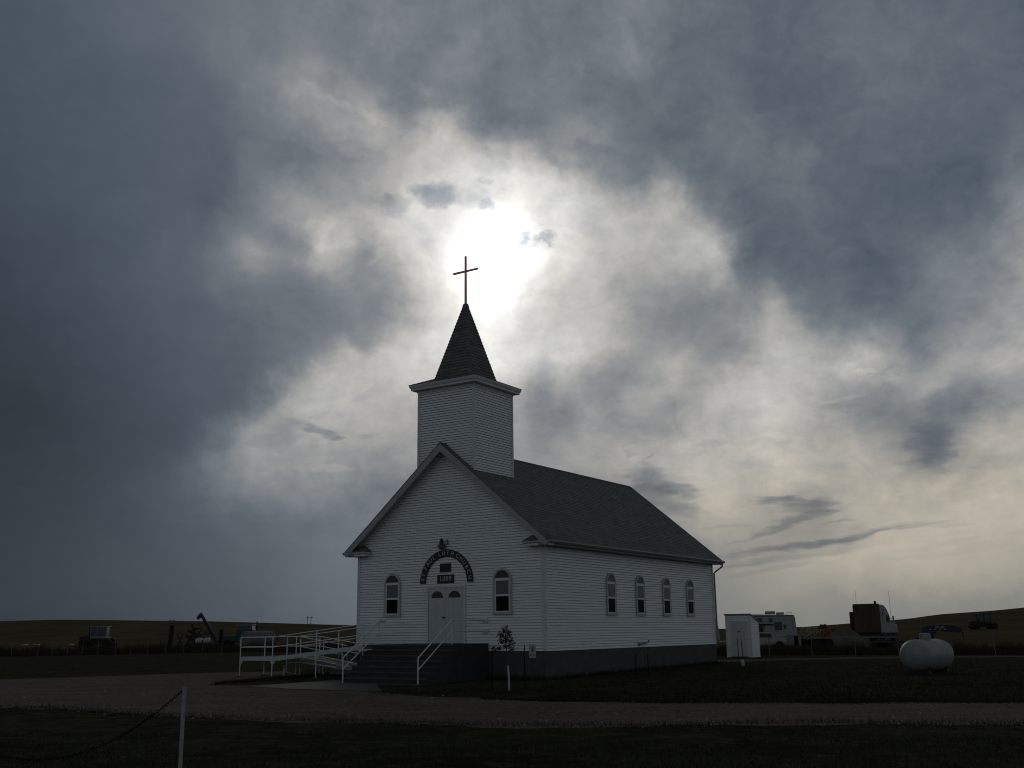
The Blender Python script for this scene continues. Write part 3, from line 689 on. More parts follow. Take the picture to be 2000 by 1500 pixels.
# door ------------------------------------------------------------
mb = MB(); u0, u1, z0, z1 = 3.60, 5.28, .28, 2.39
for a0, a1, b0, b1 in ((u0 - .09, u0, z0, z1 + .09), (u1, u1 + .09, z0, z1 + .09), (u0, u1, z1, z1 + .09)):
    mb.prism([(a0, b0), (a1, b0), (a1, b1), (a0, b1)], lambda a, b: P(a, -.05, b), lambda a, b: P(a, -.005, b))
dframe = mb.build('door_frame', 'trim', church)
for a0, a1 in ((u0 + .01, 4.435), (4.450, u1 - .02)):
    mb = MB(); mb.prism([(a0, z0 + .02), (a1, z0 + .02), (a1, z1 - .015), (a0, z1 - .015)], lambda a, b: P(a, -.036, b), lambda a, b: P(a, -.01, b))
    w = a1 - a0   # raised panels
    for c0, c1 in ((a0 + .11, a0 + w / 2 - .04), (a0 + w / 2 + .04, a1 - .11)):
        for b0, b1 in ((z0 + .16, z0 + .72), (z0 + .86, z0 + 1.58)):
            mb.prism([(c0, b0), (c1, b0), (c1, b1), (c0, b1)], lambda a, b: P(a, -.042, b), lambda a, b: P(a, -.037, b))
    d = mb.build('door', 'door', church)
    cu = (a0 + a1) / 2
    mb = MB(); mb.prism([(cu - .28, 2.0), (cu + .28, 2.0)] + [(cu + .28 * math.cos(math.pi * i / 12), 2.0 + .26 * math.sin(math.pi * i / 12)) for i in range(1, 12)], lambda a, b: P(a, -.046, b), lambda a, b: P(a, -.037, b))
    mb.build('fan_window', 'archdark', d)
    if a1 > 5:
        mb = MB(); mb.lathe([(.03, 0), (.03, .015), (.012, .02), (.012, .045), (.032, .055), (.036, .08), (.02, .10), (.002, .102)], 12, Matrix.Translation(P(4.52, -.036, 1.26)) @ Matrix.Rotation(R(90), 4, 'X'))
        mb.build('knob', 'brass', d, True)
mb = MB(); mb.prism([(u0, z0), (u1, z0), (u1, z0 + .02), (u0, z0 + .02)], lambda a, b: P(a, -.07, b), lambda a, b: P(a, -.0, b)); mb.build('threshold', 'lead', church)

# signs on the facade ----------------------------------------------
def text_mesh(body, size, tm, name, m, parent, weight=.0, xs=1.0):
    cu_ = bpy.data.curves.new('txt', 'FONT'); cu_.body = body; cu_.size = size; cu_.align_x = 'CENTER'; cu_.align_y = 'CENTER'; cu_.extrude = .004; cu_.offset = weight
    ob = bpy.data.objects.new('txt', cu_); col.objects.link(ob); bpy.context.view_layer.update()
    me = bpy.data.meshes.new_from_object(ob.evaluated_get(bpy.context.evaluated_depsgraph_get()))
    bpy.data.objects.remove(ob); me.transform(tm @ Matrix.Diagonal((xs, 1, 1, 1)))
    return me
def join_meshes(mes, name, m, parent):
    mb = MB()
    for me in mes: mb.add([v.co[:] for v in me.vertices], [tuple(p.vertices) for p in me.polygons])
    return mb.build(name, m, parent)
chm = Matrix.Translation((X0, Y0, ZS - ZB)) @ Matrix.Rotation(-YAW, 4, 'Z')
def child_of_wall(name, label, cat, u, z):   # a thing fixed at (u, z) on the facade; its own frame is x right, y back, z up
    o = thing(name, label, cat, chm @ Vector(P(u, -.014, z)), -YAW); return o
FACE = Matrix.Rotation(R(90), 4, 'X')        # text plane -> facing -y
s = child_of_wall('arch_sign', 'black arched name board with pale letters above the double door', 'sign', 4.43, 2.57)
n = 40; mb = MB()
po = [(1.28 * math.cos(math.pi * i / n), 1.275 * math.sin(math.pi * i / n)) for i in range(n + 1)]; pi_ = [(1.0 * math.cos(math.pi * i / n), 1.0 * math.sin(math.pi * i / n)) for i in range(n + 1)]
vs = [(a, -.03, b) for a, b in po] + [(a, -.03, b) for a, b in pi_] + [(a, 0, b) for a, b in po] + [(a, 0, b) for a, b in pi_]; k = n + 1; fs = []
for i in range(n): fs += [(i, i + 1, k + i + 1, k + i), (2 * k + i, 2 * k + i + 1, i + 1, i), (k + i, k + i + 1, 3 * k + i + 1, 3 * k + i), (2 * k + i, 3 * k + i, 3 * k + i + 1, 2 * k + i + 1)]
fs += [(0, k, 3 * k, 2 * k), (n, 2 * k + n, 3 * k + n, k + n)]
mb.add(vs, fs); mb.build('board', 'black', s)
mes = []
for ch, a in zip('STPAULLUTHCHURCH', (172.5, 163.2, 149.5, 140, 130.8, 121.5, 106.2, 96, 85.4, 74.4, 60.5, 50.2, 40, 29.8, 19.5, 8.5)):
    r = 1.14
    tm = Matrix.Translation((r * math.cos(R(a)), -.034, r * math.sin(R(a)))) @ FACE @ Matrix.Rotation(R(a - 90), 4, 'Z')
    mes.append(text_mesh(ch, .235, tm, '', None, None, .0035, .95))
join_meshes(mes, 'lettering', 'letter', s)
s = child_of_wall('year_sign', 'small black board reading 1889 over the double door', 'sign', 4.46, 2.715)
mb = MB(); mb.box(-.40, .40, -.028, 0, -.165, .165); mb.build('board', 'black', s, bevel=.004)
join_meshes([text_mesh('1889', .27, Matrix.Translation((0, -.032, 0)) @ FACE, '', None, None, .001, 1.12)], 'lettering', 'letter', s)
s = child_of_wall('plaque', 'blank dark square plaque between the arch and the 1889 board', 'plaque', 4.475, 3.145)
mb = MB(); mb.box(-.265, .265, -.02, 0, -.165, .165); mb.build('board', 'black', s, bevel=.004)
mb = MB()
for q in (((-.265, .265), (.150, .165)), ((-.265, .265), (-.165, -.150)), ((-.265, -.25), (-.15, .15)), ((.25, .265), (-.15, .15))): mb.box(q[0][0], q[0][1], -.026, -.0205, q[1][0], q[1][1])
mb.build('rim', 'iron', s)
# wall lamp
s = child_of_wall('wall_lamp', 'small grey wall lamp with curled arm above the arched sign', 'lamp', 4.52, 3.86)
mb = MB(); mb.lathe([(.06, 0), (.13, .04), (.14, .10), (.17, .12), (.17, .14), (.10, .16)], 14, Matrix.Translation((-.06, -.13, 0))); mb.build('shade', 'lampgrey', s, True)
mb = MB(); mb.lathe([(.085, .16), (.09, .24), (.08, .31), (.06, .36), (.035, .38), (.035, .41), (.01, .43)], 12, Matrix.Translation((-.06, -.13, 0))); mb.build('housing', 'iron', s, True)
mb = MB(); pts = [(.0, -.12, .18), (.08, -.10, .17), (.16, -.07, .2), (.20, -.05, .28), (.17, -.04, .35), (.11, -.05, .34), (.10, -.06, .29)]; mb.tube(pts, .016, 7); mb.tube([(.16, -.07, .2), (.16, 0, .2)], .02, 7); mb.build('arm', 'lampgrey', s, True)
# electrical boxes where the handrail meets the wall are part of the railing (below)

# ------------------------------------------------------------------ steps
steps = thing('front_steps', 'dark concrete steps with eight risers leading up to the double door', 'steps', chm @ Vector(P(4.4, -2, -1.3)), -YAW)
inv = steps.matrix_world if False else Matrix.Translation(-(Vector(P(4.4, -2, -1.3))))
def SP(u, v, z): return tuple(Vector(P(u, v, z)) - Vector(P(4.4, -2, -1.3)))
RIS, TR = .184, .28; ul, ur = 6.25, 2.46
mb = MB(); prof = [(0 - .03, -1.45), (-4.16 + .0, -1.45)]
z = .28 - 8 * RIS; 
prof = [(-.03, -1.5)]
v = -2.2 - 7 * TR; prof.append((v, -1.5))
zt_ = .28 - 7 * RIS
for i in range(8):
    prof.append((v, zt_)); 
    if i < 7: v += TR; prof.append((v, zt_)); zt_ += RIS
prof.append((-.03, .28))
# solid flight
mb.prism(prof, lambda a, b: SP(ul, a, b), lambda a, b: SP(ur, a, b)); fl_ = mb.build('flight', 'step', steps, bevel=.008)
# nosings: slightly proud tread edges
mb = MB()
for i in range(8):
    v = -2.2 - (7 - i) * TR; zt_ = .28 - (7 - i) * RIS
    mb.prism([(v - .022, zt_ - .045), (v + .05, zt_ - .045), (v + .05, zt_ + .004), (v - .022, zt_ + .004)], lambda a, b: SP(ul + .012, a, b), lambda a, b: SP(ur - .012, a, b))
mb.build('nosing', 'found', steps)
mb = MB(); mb.prism([(-4.36, -1.5), (-3.9, -1.5), (-3.9, .28 - 7 * RIS - .006), (-4.36, .28 - 7 * RIS - .006)], lambda a, b: SP(6.52, a, b), lambda a, b: SP(2.40, a, b)); mb.build('bottom_step', 'step', steps, bevel=.01)

def railing(u, label, back):
    t = thing('handrail', label, 'handrail', chm @ Vector(P(u, -4.05, -1.0)), -YAW, 'white pipe handrails on the front steps')
    o = Vector(P(u, -4.05, -1.0)); q = lambda v, z, uu=u: tuple(Vector(P(uu, v, z)) - o)
    r = .024; vt = -2.12; base = .28 - 7 * RIS
    MB().tube([q(-4.05, base - .02), q(-4.05, -.15)], r).build('post', 'rail', t, True)
    MB().tube([q(vt, .26), q(vt, 1.13)], r).build('post', 'rail', t, True)
    MB().tube([q(-4.07, -.16), q(-4.0, -.11), q(vt, 1.13), q(vt + .06, 1.14)] + ([q(-.03, 1.14)] if back else [q(-1.7, 1.14)]), r).build('top_rail', 'rail', t, True)
    MB().tube([q(-4.05, -.54), q(vt, .73)] + ([q(-.03, .73)] if back else []), r * .9).build('mid_rail', 'rail', t, True)
    if back:
        for zz in (1.14, .735):
            m_ = MB(); m_.box(-.13, .13, 3.99, 4.035, 1.0 + zz - .085, 1.0 + zz + .085); m_.build('wall_bracket', 'trim', t, bevel=.006)
    else:
        for zz in (1.14, .73): pass
    return t
railing(2.62, 'white two-bar handrail on the right side of the steps, bolted to the wall', True)
railing(6.02, 'white two-bar handrail on the left side of the steps, joining the ramp', False)

# ------------------------------------------------------------------ ramp
ro = Vector(P(10, -1, -1.05))
ramp = thing('access_ramp', 'white switchback wheelchair ramp with railings left of the steps', 'ramp', chm @ ro, -YAW)
q = lambda u, v, z: tuple(Vector(P(u, v, z)) - ro)
def hexa(mb, u0, z0, u1, z1, v0, v1, h):
    mb.prism([(u0, z0), (u1, z1), (u1, z1 - h), (u0, z0 - h)], lambda a, b: q(a, v0, b), lambda a, b: q(a, v1, b))
VN, VF = -1.6, -.35
mb = MB(); hexa(mb, 12.03, -.23, 6.75, .27, VN + .04, VF, .05); mb.prism([(6.25, .275), (6.80, .275), (6.80, .12), (6.25, .12)], lambda a, b: q(a, -2.12, b), lambda a, b: q(a, -.1, b)); mb.build('upper_deck', 'slab', ramp)
mb = MB(); hexa(mb, 13.92, -.23, 12.0, -.23, VN + .04, 1.05, .05); mb.build('landing_deck', 'slab', ramp)
mb = MB(); hexa(mb, 12.03, -.235, 9.3, -.70, -.1, 1.05, .05); mb.build('lower_deck', 'slab', ramp)
mb = MB(); hexa(mb, 13.95, -.20, 12.03, -.20, VN, VN + .04, .15); mb.build('side_beam', 'ramp', ramp)
mb = MB(); hexa(mb, 12.03, -.20, 6.75, .31, VN, VN + .04, .17); mb.build('side_beam', 'ramp', ramp)
mb = MB(); hexa(mb, 12.03, -.21, 9.2, -.62, -.15, -.11, .17); mb.build('side_beam', 'ramp', ramp)
mb = MB(); hexa(mb, 12.03, -.21, 9.2, -.62, 1.05, 1.09, .17); mb.build('side_beam', 'ramp', ramp)
mb = MB(); mb.prism([(13.95, -.2), (13.91, -.2), (13.91, -.35), (13.95, -.35)], lambda a, b: q(a, VN + .04, b), lambda a, b: q(a, 1.09, b)); mb.build('side_beam', 'ramp', ramp)
zup = lambda u: -.23 + (12.03 - u) / 5.28 * .50 if u < 12.03 else -.23
def gl_(u, v):
    w_ = chm @ Vector(P(u, v, 0)); return gz(w_.x, w_.y) - ZS
def post(u, v, zt_, brace=0, foot=True, r=.022, zb=None):
    g_ = gl_(u, v) if zb is None else zb
    p_ = MB().tube([q(u, v, g_ - .02), q(u, v, zt_)], r).build('post', 'rail', ramp, True)
    if foot:
        m_ = MB(); c = Vector(q(u, v, g_)); m_.lathe([(.13, -.2), (.13, .035), (.12, .05), (.04, .05), (.04, .06)], 10, Matrix.Translation(c)); m_.build('footing', 'slab', ramp)
    if brace:
        m_ = MB(); zz = zup(u) - .12
        for d in ((.16, -.16) if brace == 2 else ((-.16,) if brace == 1 else (.16,))): m_.prism([(0, 0), (d, 0), (0, -.22)], lambda a, b: q(u + a, v + .012, zz + b), lambda a, b: q(u + a, v + .022, zz + b))
        m_.build('gusset', 'ramp', ramp)
    return p_
for u, br in ((13.93, 1), (12.06, 2), (9.64, 2)): post(u, VN - .02, zup(u) + .82, br)
post(7.22, VN - .02, 1.12, 0, False, zb=-.1)
post(13.93, 1.07, .6, 0); post(13.93, -.25, .6, 0)
for u in (12.0, 9.65, 8.45): post(u, VF + .02, zup(u) + .82, 0, False, zb=-.9)
for u in (12.0, 10.7, 9.4):
    zl = -.23 - (12.03 - u) * .148
    for v in (-.08, 1.07): post(u, v, zl + .78, 0, False)
def rail(pts, r=.018): MB().tube([q(*p) for p in pts], r, 7).build('rail', 'rail', ramp, True)
for h in (.82, .42):
    rail([(13.93, VN - .02, -.23 + h), (12.06, VN - .02, -.23 + h), (7.22, VN - .02, zup(7.22) + h), (6.05, -1.9, .30 + h)])
    rail([(12.0, VF + .02, zup(12.0) + h), (8.45, VF + .02, zup(8.45) + h), (7.0, VF + .02, .29 + h), (6.3, VF + .02, .30 + h)])
    rail([(13.93, VN, -.23 + h), (13.93, 1.07, -.23 + h), (12.0, 1.07, -.23 + h), (9.4, 1.07, -.60 + h)])
    rail([(12.0, -.08, -.23 + h), (9.4, -.08, -.60 + h)])
rail([(6.3, VF + .02, 1.12), (6.3, VF + .02, .28)])
# grey slab-like lower landing beside the steps
mb = MB(); mb.prism([(9.3, -.66), (7.0, -.70), (7.0, -.86), (9.3, -.86)], lambda a, b: q(a, -1.2, b), lambda a, b: q(a, -.12, b)); mb.build('lower_landing', 'found', ramp)
rail([(12.1, -.9, gl_(12.1, -.9)), (12.1, -.9, -.60), (11.8, -.9, -.44), (11.2, -.9, -.42), (9.2, -.9, -.62)], .03)

# ------------------------------------------------------------------ things in front of the wall
def stake(px0, py0, px1, py1, Y, label):
    b = at(px1, py1, Y); t_ = at(px0, py0, Y); g_ = gz(b.x, b.y); o = Vector((b.x, b.y, g_))
    mb = MB(); a = Vector((0, 0, -.1)); c = t_ - o
    mb.bar(a, c, .035, .008); mb.bar(a + Vector((0, .012, 0)), c + Vector((0, .012, 0)), .008, .03)
    s_ = mb.build('stake', 'chain'); s_.location = o; tag(s_, label, 'stake', 'dark metal stakes round the saplings'); return s_
stake(961, 1265, 961, 1342, 33.6, 'dark stake left of the small tree beside the steps')
stake(1024, 1259, 1026, 1338, 33.6, 'dark stake right of the small tree, next to the little sign')
stake(1242, 1278, 1241, 1322, 38.6, 'dark stake by the side wall under the leftmost side window')
stake(1265, 1275, 1267, 1326, 38.6, 'dark stake by the side wall under the second side window')
stake(1440, 1247, 1444, 1301, 48.7, 'left stake of the leaning pair in front of the shed')
stake(1447, 1247, 1453.5, 1302, 48.7, 'right stake of the leaning pair in front of the shed')
def guard(px, py0, py1, Y, r, label, bend=0, m='pvc'):
    b = at(px + bend, py1, Y); t_ = at(px, py0, Y); o = Vector((b.x, b.y, min(gz(b.x, b.y), b.z)))
    mb = MB(); mb.tube([(0, 0, 0), (t_ - o) * .5 + Vector((.012, 0, 0)), t_ - o], r, 10); s_ = mb.build('trunk_guard', m, None, True); s_.location = o; tag(s_, label, 'tree guard', 'white plastic trunk guards'); return s_
guard(992, 1300, 1341, 33.3, .033, 'white plastic trunk guard on the small tree beside the steps', 2)
guard(1449, 1289, 1301, 48.6, .085, 'short pale trunk guard between the leaning stakes before the shed', 2)
# small tree
tb = at(992, 1341, 33.3); tb.z = gz(tb.x, tb.y)
tree = thing('small_tree', 'small leafy sapling with a thin stem between two stakes beside the steps', 'tree', tb)
ctr = lambda px, py, dy=0: at(px, py, 33.3 + dy) - tb
mb = MB(); top = ctr(986, 1226)
mb.tube([(0, 0, 0), ctr(991, 1300), ctr(989, 1270), ctr(987, 1250), top], [.02, .018, .014, .009, .004], 6)
tips = []
for (px, py) in ((975, 1262), (965, 1268), (1000, 1250), (1002, 1266), (980, 1236), (993, 1238), (972, 1250), (996, 1270), (984, 1228)):
    s0 = ctr(989, min(py + 16, 1285)); e = ctr(px, py, random.uniform(-.25, .25)); mb.tube([s0, s0.lerp(e, .55) + Vector((0, 0, .02)), e], [.008, .006, .003], 5); tips.append(e)
mb.build('trunk', 'bark', tree, True)
mb = MB()
cl = [(985, 1230, .09), (980, 1240, .14), (993, 1236, .12), (990, 1247, .15), (981, 1252, .12), (997, 1252, .11), (974, 1266, .11), (1000, 1269, .09), (968, 1272, .08), (986, 1262, .08), (995, 1262, .09), (989, 1224, .03), (964, 1264, .05), (1003, 1258, .05)]
for px, py, rr in cl:
    c = ctr(px, py); nn = int(5200 * rr * rr) + 12
    for _ in range(nn):
        d = Vector(rng.normal(size=3)).normalized() * rr * random.uniform(.2, 1.15); p = c + d
        a = Vector(rng.normal(size=3)).normalized(); b = a.orthogonal().normalized(); l, w = random.uniform(.035, .06), random.uniform(.014, .024)
        mb.add([p, p + a * l * .5 + b * w, p + a * l, p + a * l * .5 - b * w], [(0, 1, 2, 3)])
mb.build('crown', 'leaf', tree)
# little sign
sb = at(1041, 1338, 34.2); sb.z = gz(sb.x, sb.y)
sg = thing('small_sign', 'small white notice with a dark cross figure on a thin post by the corner', 'sign', sb, -.12)
zt0, zt1 = at(1041, 1285, 34.2).z - sb.z, at(1041, 1258, 34.2).z - sb.z
MB().box(-.012, .012, .0, .02, -.1, zt1 - .03).build('post', 'iron', sg)
MB().box(-.11, .11, -.012, -.002, zt0, zt1).build('board', 'frame', sg, bevel=.003)
mb = MB(); zc_ = zt0 + (zt1 - zt0) * .64
mb.box(-.012, .012, -.016, -.013, zc_ - .08, zc_ + .08); mb.box(-.045, .045, -.0162, -.013, zc_ + .018, zc_ + .042); mb.box(-.03, -.015, -.0164, -.013, zc_ - .08, zc_ - .03); mb.box(.015, .03, -.0164, -.013, zc_ - .08, zc_ - .03)
for k, w in enumerate((.04, .03, .035, .03)): x = -.085 + k * .046; mb.box(x, x + w, -.016, -.013, zt0 + .075, zt0 + .10)
mb.build('marks', 'iron', sg)
# hydrant-like dark pipe against the foundation
pb = at(1258, 1293, 39.2)

# ------------------------------------------------------------------ foreground post and chain
pt = at(360, 1345, 9.5); pg = gz(pt.x, pt.y)
po_ = thing('chain_post', 'slim weathered white post in the near grass holding the chain', 'post', (pt.x, pt.y, pg))
MB().tube([(0, 0, -.2), (.004, 0, .5), (0, 0, pt.z - pg)], .0165, 12).build('pipe', 'post', po_, True)
MB().tube([(0, 0, pt.z - pg - .01), (0, 0, pt.z - pg + .012)], .018, 12).build('cap', 'post', po_, True)
p2 = at(-190, 1346, 9.5)
c2_ = dup(po_); c2_.location = (p2.x, p2.y, gz(p2.x, p2.y)); c2_['label'] = 'matching white post just outside the left edge, at the chain\'s other end'
for o_ in (po_, c2_): o_['group'] = 'white posts of the chain fence'
mb = MB(); A = Vector((p2.x, p2.y, p2.z)); B = pt.copy(); sag = .585
pts = []
for i in range(400):
    t = i / 399; p = A.lerp(B, t); p.z -= sag * 4 * t * (1 - t); pts.append(p)
acc_, out = 0, [pts[0]]
for a, b in zip(pts, pts[1:]):
    acc_ += (b - a).length
    if acc_ >= .021: out.append(b); acc_ = 0
org = Vector((p2.x, p2.y, gz(p2.x, p2.y)))
for i in range(len(out) - 1):
    a, b = out[i], out[i + 1]; d = (b - a).normalized(); c = (a + b) / 2 - org
    n1_ = Vector((0, 1, 0)) if i % 2 else d.cross(Vector((0, 1, 0))).normalized()
    ring = [c + d * (.0165 * math.cos(t)) + n1_ * (.009 * math.sin(t)) for t in [2 * math.pi * k / 8 for k in range(9)]]
    mb.tube(ring, .0032, 4, False)
ch = mb.build('chain', 'chain'); ch.location = org; tag(ch, 'dark sagging chain hanging from the slim white post', 'chain')

# ------------------------------------------------------------------ propane tank
tk = at(1813, 1300, 39.6); tk.z = gz(tk.x, tk.y)
tank = thing('propane_tank', 'large pale grey propane tank lying on the lawn at the right', 'gas tank', tk, R(46))
Lt, rt_ = 3.0, .55; zc_ = .08 + rt_
prof = [(.001, -Lt / 2)]
for i in range(1, 11):
    t = i / 10 * math.pi / 2; prof.append((rt_ * math.sin(t) ** .92, -Lt / 2 + .52 * (1 - math.cos(t))))
prof += [(rt_ + .004, -.02), (rt_ + .004, .02)] + [(r, -z) for r, z in prof[::-1]]
mb = MB(); mb.lathe(prof, 40, Matrix.Translation((0, 0, zc_)) @ Matrix.Rotation(R(90), 4, 'Y')); mb.build('shell', 'tank', tank, True)
mb = MB(); mb.lathe([(.20, rt_ - .08), (.20, rt_ + .16), (.19, rt_ + .20), (.15, rt_ + .215), (.02, rt_ + .22)], 24, Matrix.Translation((-.05, 0, zc_))); mb.build('valve_dome', 'tank', tank, True)
for x in (-.92, 0, .92):
    mb = MB(); mb.lathe([(rt_ + .001, -.012), (rt_ + .007, -.006), (rt_ + .007, .006), (rt_ + .001, .012)], 40, Matrix.Translation((x, 0, zc_)) @ Matrix.Rotation(R(90), 4, 'Y')); mb.build('weld_seam', 'tank', tank, True)
for x in (-.8, .8):
    mb = MB(); mb.prism([(-.42, 0), (.42, 0), (.36, .10), (.40, .26), (-.40, .26), (-.36, .10)], lambda a, b: (x - .04, a, b), lambda a, b: (x + .04, a, b)); mb.build('saddle', 'iron', tank)
mb = MB(); mb.tube([(.5, 0, zc_ + rt_ - .02), (.5, 0, zc_ + rt_ + .03)], .05, 10); mb.build('relief_valve', 'lead', tank, True)

# ------------------------------------------------------------------ shed
sh = at(1470, 1284.5, 61.5); sh.z = gz(sh.x, sh.y)
shed = thing('shed', 'narrow white clapboard shed with sloping roof and plain door behind the church', 'shed', sh, -YAW)
ws, ds = 1.50, 1.25; zf, zk = 2.36, 1.95        # front face x -ws..0, depth ds
def spans_front(z): return [(-ws, 0)]
mb = MB()
siding(mb, lambda a, o, z: (a, -o, z), 0, zf, spans_front)
siding(mb, lambda a, o, z: (a, ds + o, z), 0, zk, spans_front)
siding(mb, lambda a, o, z: (o, a, z), 0, zf, lambda z: [(0, min(ds, ds * (zf - z) / (zf - zk)) if z > zk else ds)])
siding(mb, lambda a, o, z: (-ws - o, a, z), 0, zf, lambda z: [(0, min(ds, ds * (zf - z) / (zf - zk)) if z > zk else ds)])
mb.build('wall', 'siding', shed)
mb = MB(); mb.prism([(-.08, zf + .015), (ds + .08, zk - .01), (ds + .08, zk + .04), (-.08, zf + .07)], lambda a, b: (-ws - .06, a, b), lambda a, b: (.06, a, b)); mb.build('roof', 'dark_trim', shed)
mb = MB(); mb.box(-1.18, -.30, -.035, -.016, .08, 1.93); d = mb.build('door', 'door', shed)
MB().box(-.82, -.66, -.045, -.0355, 1.40, 1.45).build('plate', 'iron', d)
MB().box(-.40, -.36, -.07, -.0355, .95, 1.0).build('latch', 'iron', d)
mb = MB()
for b_ in ((-1.26, -1.18, .05, 2.01), (-.30, -.22, .05, 2.01), (-1.18, -.30, 1.93, 2.01)): mb.box(b_[0], b_[1], -.045, -.012, b_[2], b_[3])
for x0_, x1_ in ((-ws - .02, -ws + .07), (-.07, .02)): mb.box(x0_, x1_, -.022, 0, 0, zf)
mb.build('trim', 'trim', shed)
MB().box(-1.2, -.25, -.25, -.05, -.1, .05).build('doorstep', 'slab', shed)

# thin tree-stake fence posts ---------------------------------------
post0 = None
PX_L = [(22, 1262, 1250), (74, 1270, 1253), (102, 1271, 1253), (131, 1272, 1254), (160, 1272, 1255), (191, 1273, 1255), (225, 1274, 1256), (255, 1274, 1256), (288, 1275, 1256), (323, 1275, 1257), (359, 1276, 1257), (395, 1277, 1258), (432, 1277, 1259), (512, 1277, 1259), (555, 1277, 1260)]
ordn = ['first', 'second', 'third', 'fourth', 'fifth', 'sixth', 'seventh', 'eighth', 'ninth', 'tenth', 'eleventh', 'twelfth', 'thirteenth', 'fourteenth', 'fifteenth']
def fpost(px, Y, h, lean, label, grp):
    global post0
    b = at(px, 1275, Y); z = gz(b.x, b.y)
    if post0 is None:
        mb = MB(); mb.tube([(0, 0, -.2), (0, 0, 1.0)], .022, 7); post0 = mb.build('fence_post', 'post2', None, True); o = post0
    else: o = post0.copy(); col.objects.link(o)
    o.location = (b.x, b.y, z); o.scale = (1, 1, h); o.rotation_euler = (0, lean, 0); tag(o, label, 'fence post', grp)
    return Vector((b.x, b.y, z))
lf = []
for (px, _, _2), nm in zip(PX_L, ordn):
    r_ = 108 if px < 400 else 106
    lf.append(fpost(px, r_ * math.cos(math.atan2(px - 1000, F)) - 1.5, 1.25, random.uniform(-.05, .05), f'{nm} pale fence post from the left edge, in the dark grass left of the ramp', 'pale posts of the far left fence'))
rf_ = []
for px, ln_, lb in ((1503, 0, 'pale fence post right behind the shed, in front of the camper'), (1586, .02, 'pale fence post in front of the yellow rake'), (1671, .0, 'pale fence post in front of the truck'), (1756, -.08, 'leaning pale fence post between the truck and the gas tank'), (1945, -.10, 'leaning pale fence post at the far right beyond the gas tank')):
    rf_.append(fpost(px, 66.5 * math.cos(math.atan2(px - 1000, F)), 1.15 if px > 1700 else 1.05, ln_, lb, 'pale posts of the right fence'))
for nm, pts_, lb in (('wire_fence', lf, 'thin wires strung along the far left fence posts'), ('wire_fence', rf_, 'thin wires strung along the right fence posts')):
    mb = MB(); o_ = pts_[0]
    for h in (.45, .75, 1.0):
        for a, b in zip(pts_, pts_[1:]): mb.tube([a - o_ + Vector((0, 0, h)), (a + b) / 2 - o_ + Vector((0, 0, h - .03)), b - o_ + Vector((0, 0, h))], .004, 4, False)
    w_ = mb.build(nm, 'iron'); w_.location = o_; tag(w_, lb, 'wire fence')

# ------------------------------------------------------------------ vegetation: tall grass along the fences, tufts in the lawn
def blades(name, m, gen, n, h0, h1, w, lean, label=None):
    V = np.zeros((n * 3, 3)); k = 0
    for i in range(n):
        x, y, hs = gen(); z = gz(x, y) if (i % 3 == 0 or k == 0) else z_prev
        if not (i % 3 == 0 or k == 0): z = gz(x, y)
        z_prev = z
        h = random.uniform(h0, h1) * hs; a = random.uniform(0, math.pi); lx, ly = random.gauss(0, lean) * h, random.gauss(0, lean) * h
        V[k] = (x - math.cos(a) * w / 2, y - math.sin(a) * w / 2, z - .01); V[k + 1] = (x + math.cos(a) * w / 2, y + math.sin(a) * w / 2, z - .01); V[k + 2] = (x + lx, y + ly, z + h); k += 3
    me = bpy.data.meshes.new(name); me.from_pydata([tuple(q) for q in V[:k]], [], [(j, j + 1, j + 2) for j in range(0, k, 3)])
    me.materials.append(M[m]); o = bpy.data.objects.new(name, me); col.objects.link(o); o['kind'] = 'stuff'
    if label: o['label'] = label
    return o
def g_left():
    a = random.uniform(-30, -6); r = fence_r(R(a)) + random.uniform(-6.5, 6)
    hs = .8 + .5 * smooth_noise(a * 2.1, 5) + .3 * smooth_noise(a * 9, 6); return r * math.sin(R(a)), r * math.cos(R(a)), hs
blades('tall_grass', 'reeds', g_left, 16000, .6, 1.25, .05, .18)
def g_right():
    a = random.uniform(9.5, 30); r = fence_r(R(a)) + random.uniform(-.8, 5)
    hs = .75 + .5 * smooth_noise(a * 3.1, 7) + .4 * smooth_noise(a * 11, 8); return r * math.sin(R(a)), r * math.cos(R(a)), hs
blades('tall_grass', 'reeds', g_right, 14000, .45, 1.0, .035, .2)
def g_fore():
    while True:
        y = 8.2 + 13.5 * random.random() ** .8; x = random.uniform(-.58, .58) * y
        p = smooth_noise(x * .9, 9) + smooth_noise(y * 1.1, 10) + smooth_noise((x + y) * .5, 12)
        if p > -.65:
            if y < edge_y(x): return x, y, .7 + .5 * (p + .5)
EDGE = [onground(px, py) for px, py in ((-300, 1372), (0, 1382), (245, 1395), (450, 1406), (700, 1412), (1040, 1421), (1300, 1418), (1650, 1414), (2000, 1417), (2300, 1416))]
def edge_y(x): return float(np.interp(x, [p.x for p in EDGE], [p.y for p in EDGE])) + .25 * smooth_noise(x * 1.3, 20) + .25 * smooth_noise(x * 4, 21)
blades('lawn_grass', 'bladed', g_fore, 42000, .03, .085, .012, .5)
def g_mid():
    while True:
        px = random.uniform(720, 2050); py = 1372 - (1372 - 1290) * random.random() ** 1.4; 
        if px < 1060 and py < 1345: continue
        if py > 1362 + 6 * smooth_noise(px * .03, 30) + (10 if px > 1050 else -2): continue
        p = onground(px, py, 5); lx = chmi @ Vector((p.x, p.y, 0)); 
        if -Wd - 6 < lx.x < .1 and -4.5 < lx.y < Ln + .1 and lx.x < 0: continue
        return p.x, p.y, 1
chmi = chm.inverted()
blades('lawn_grass', 'bladed', g_mid, 16000, .04, .11, .022, .5)
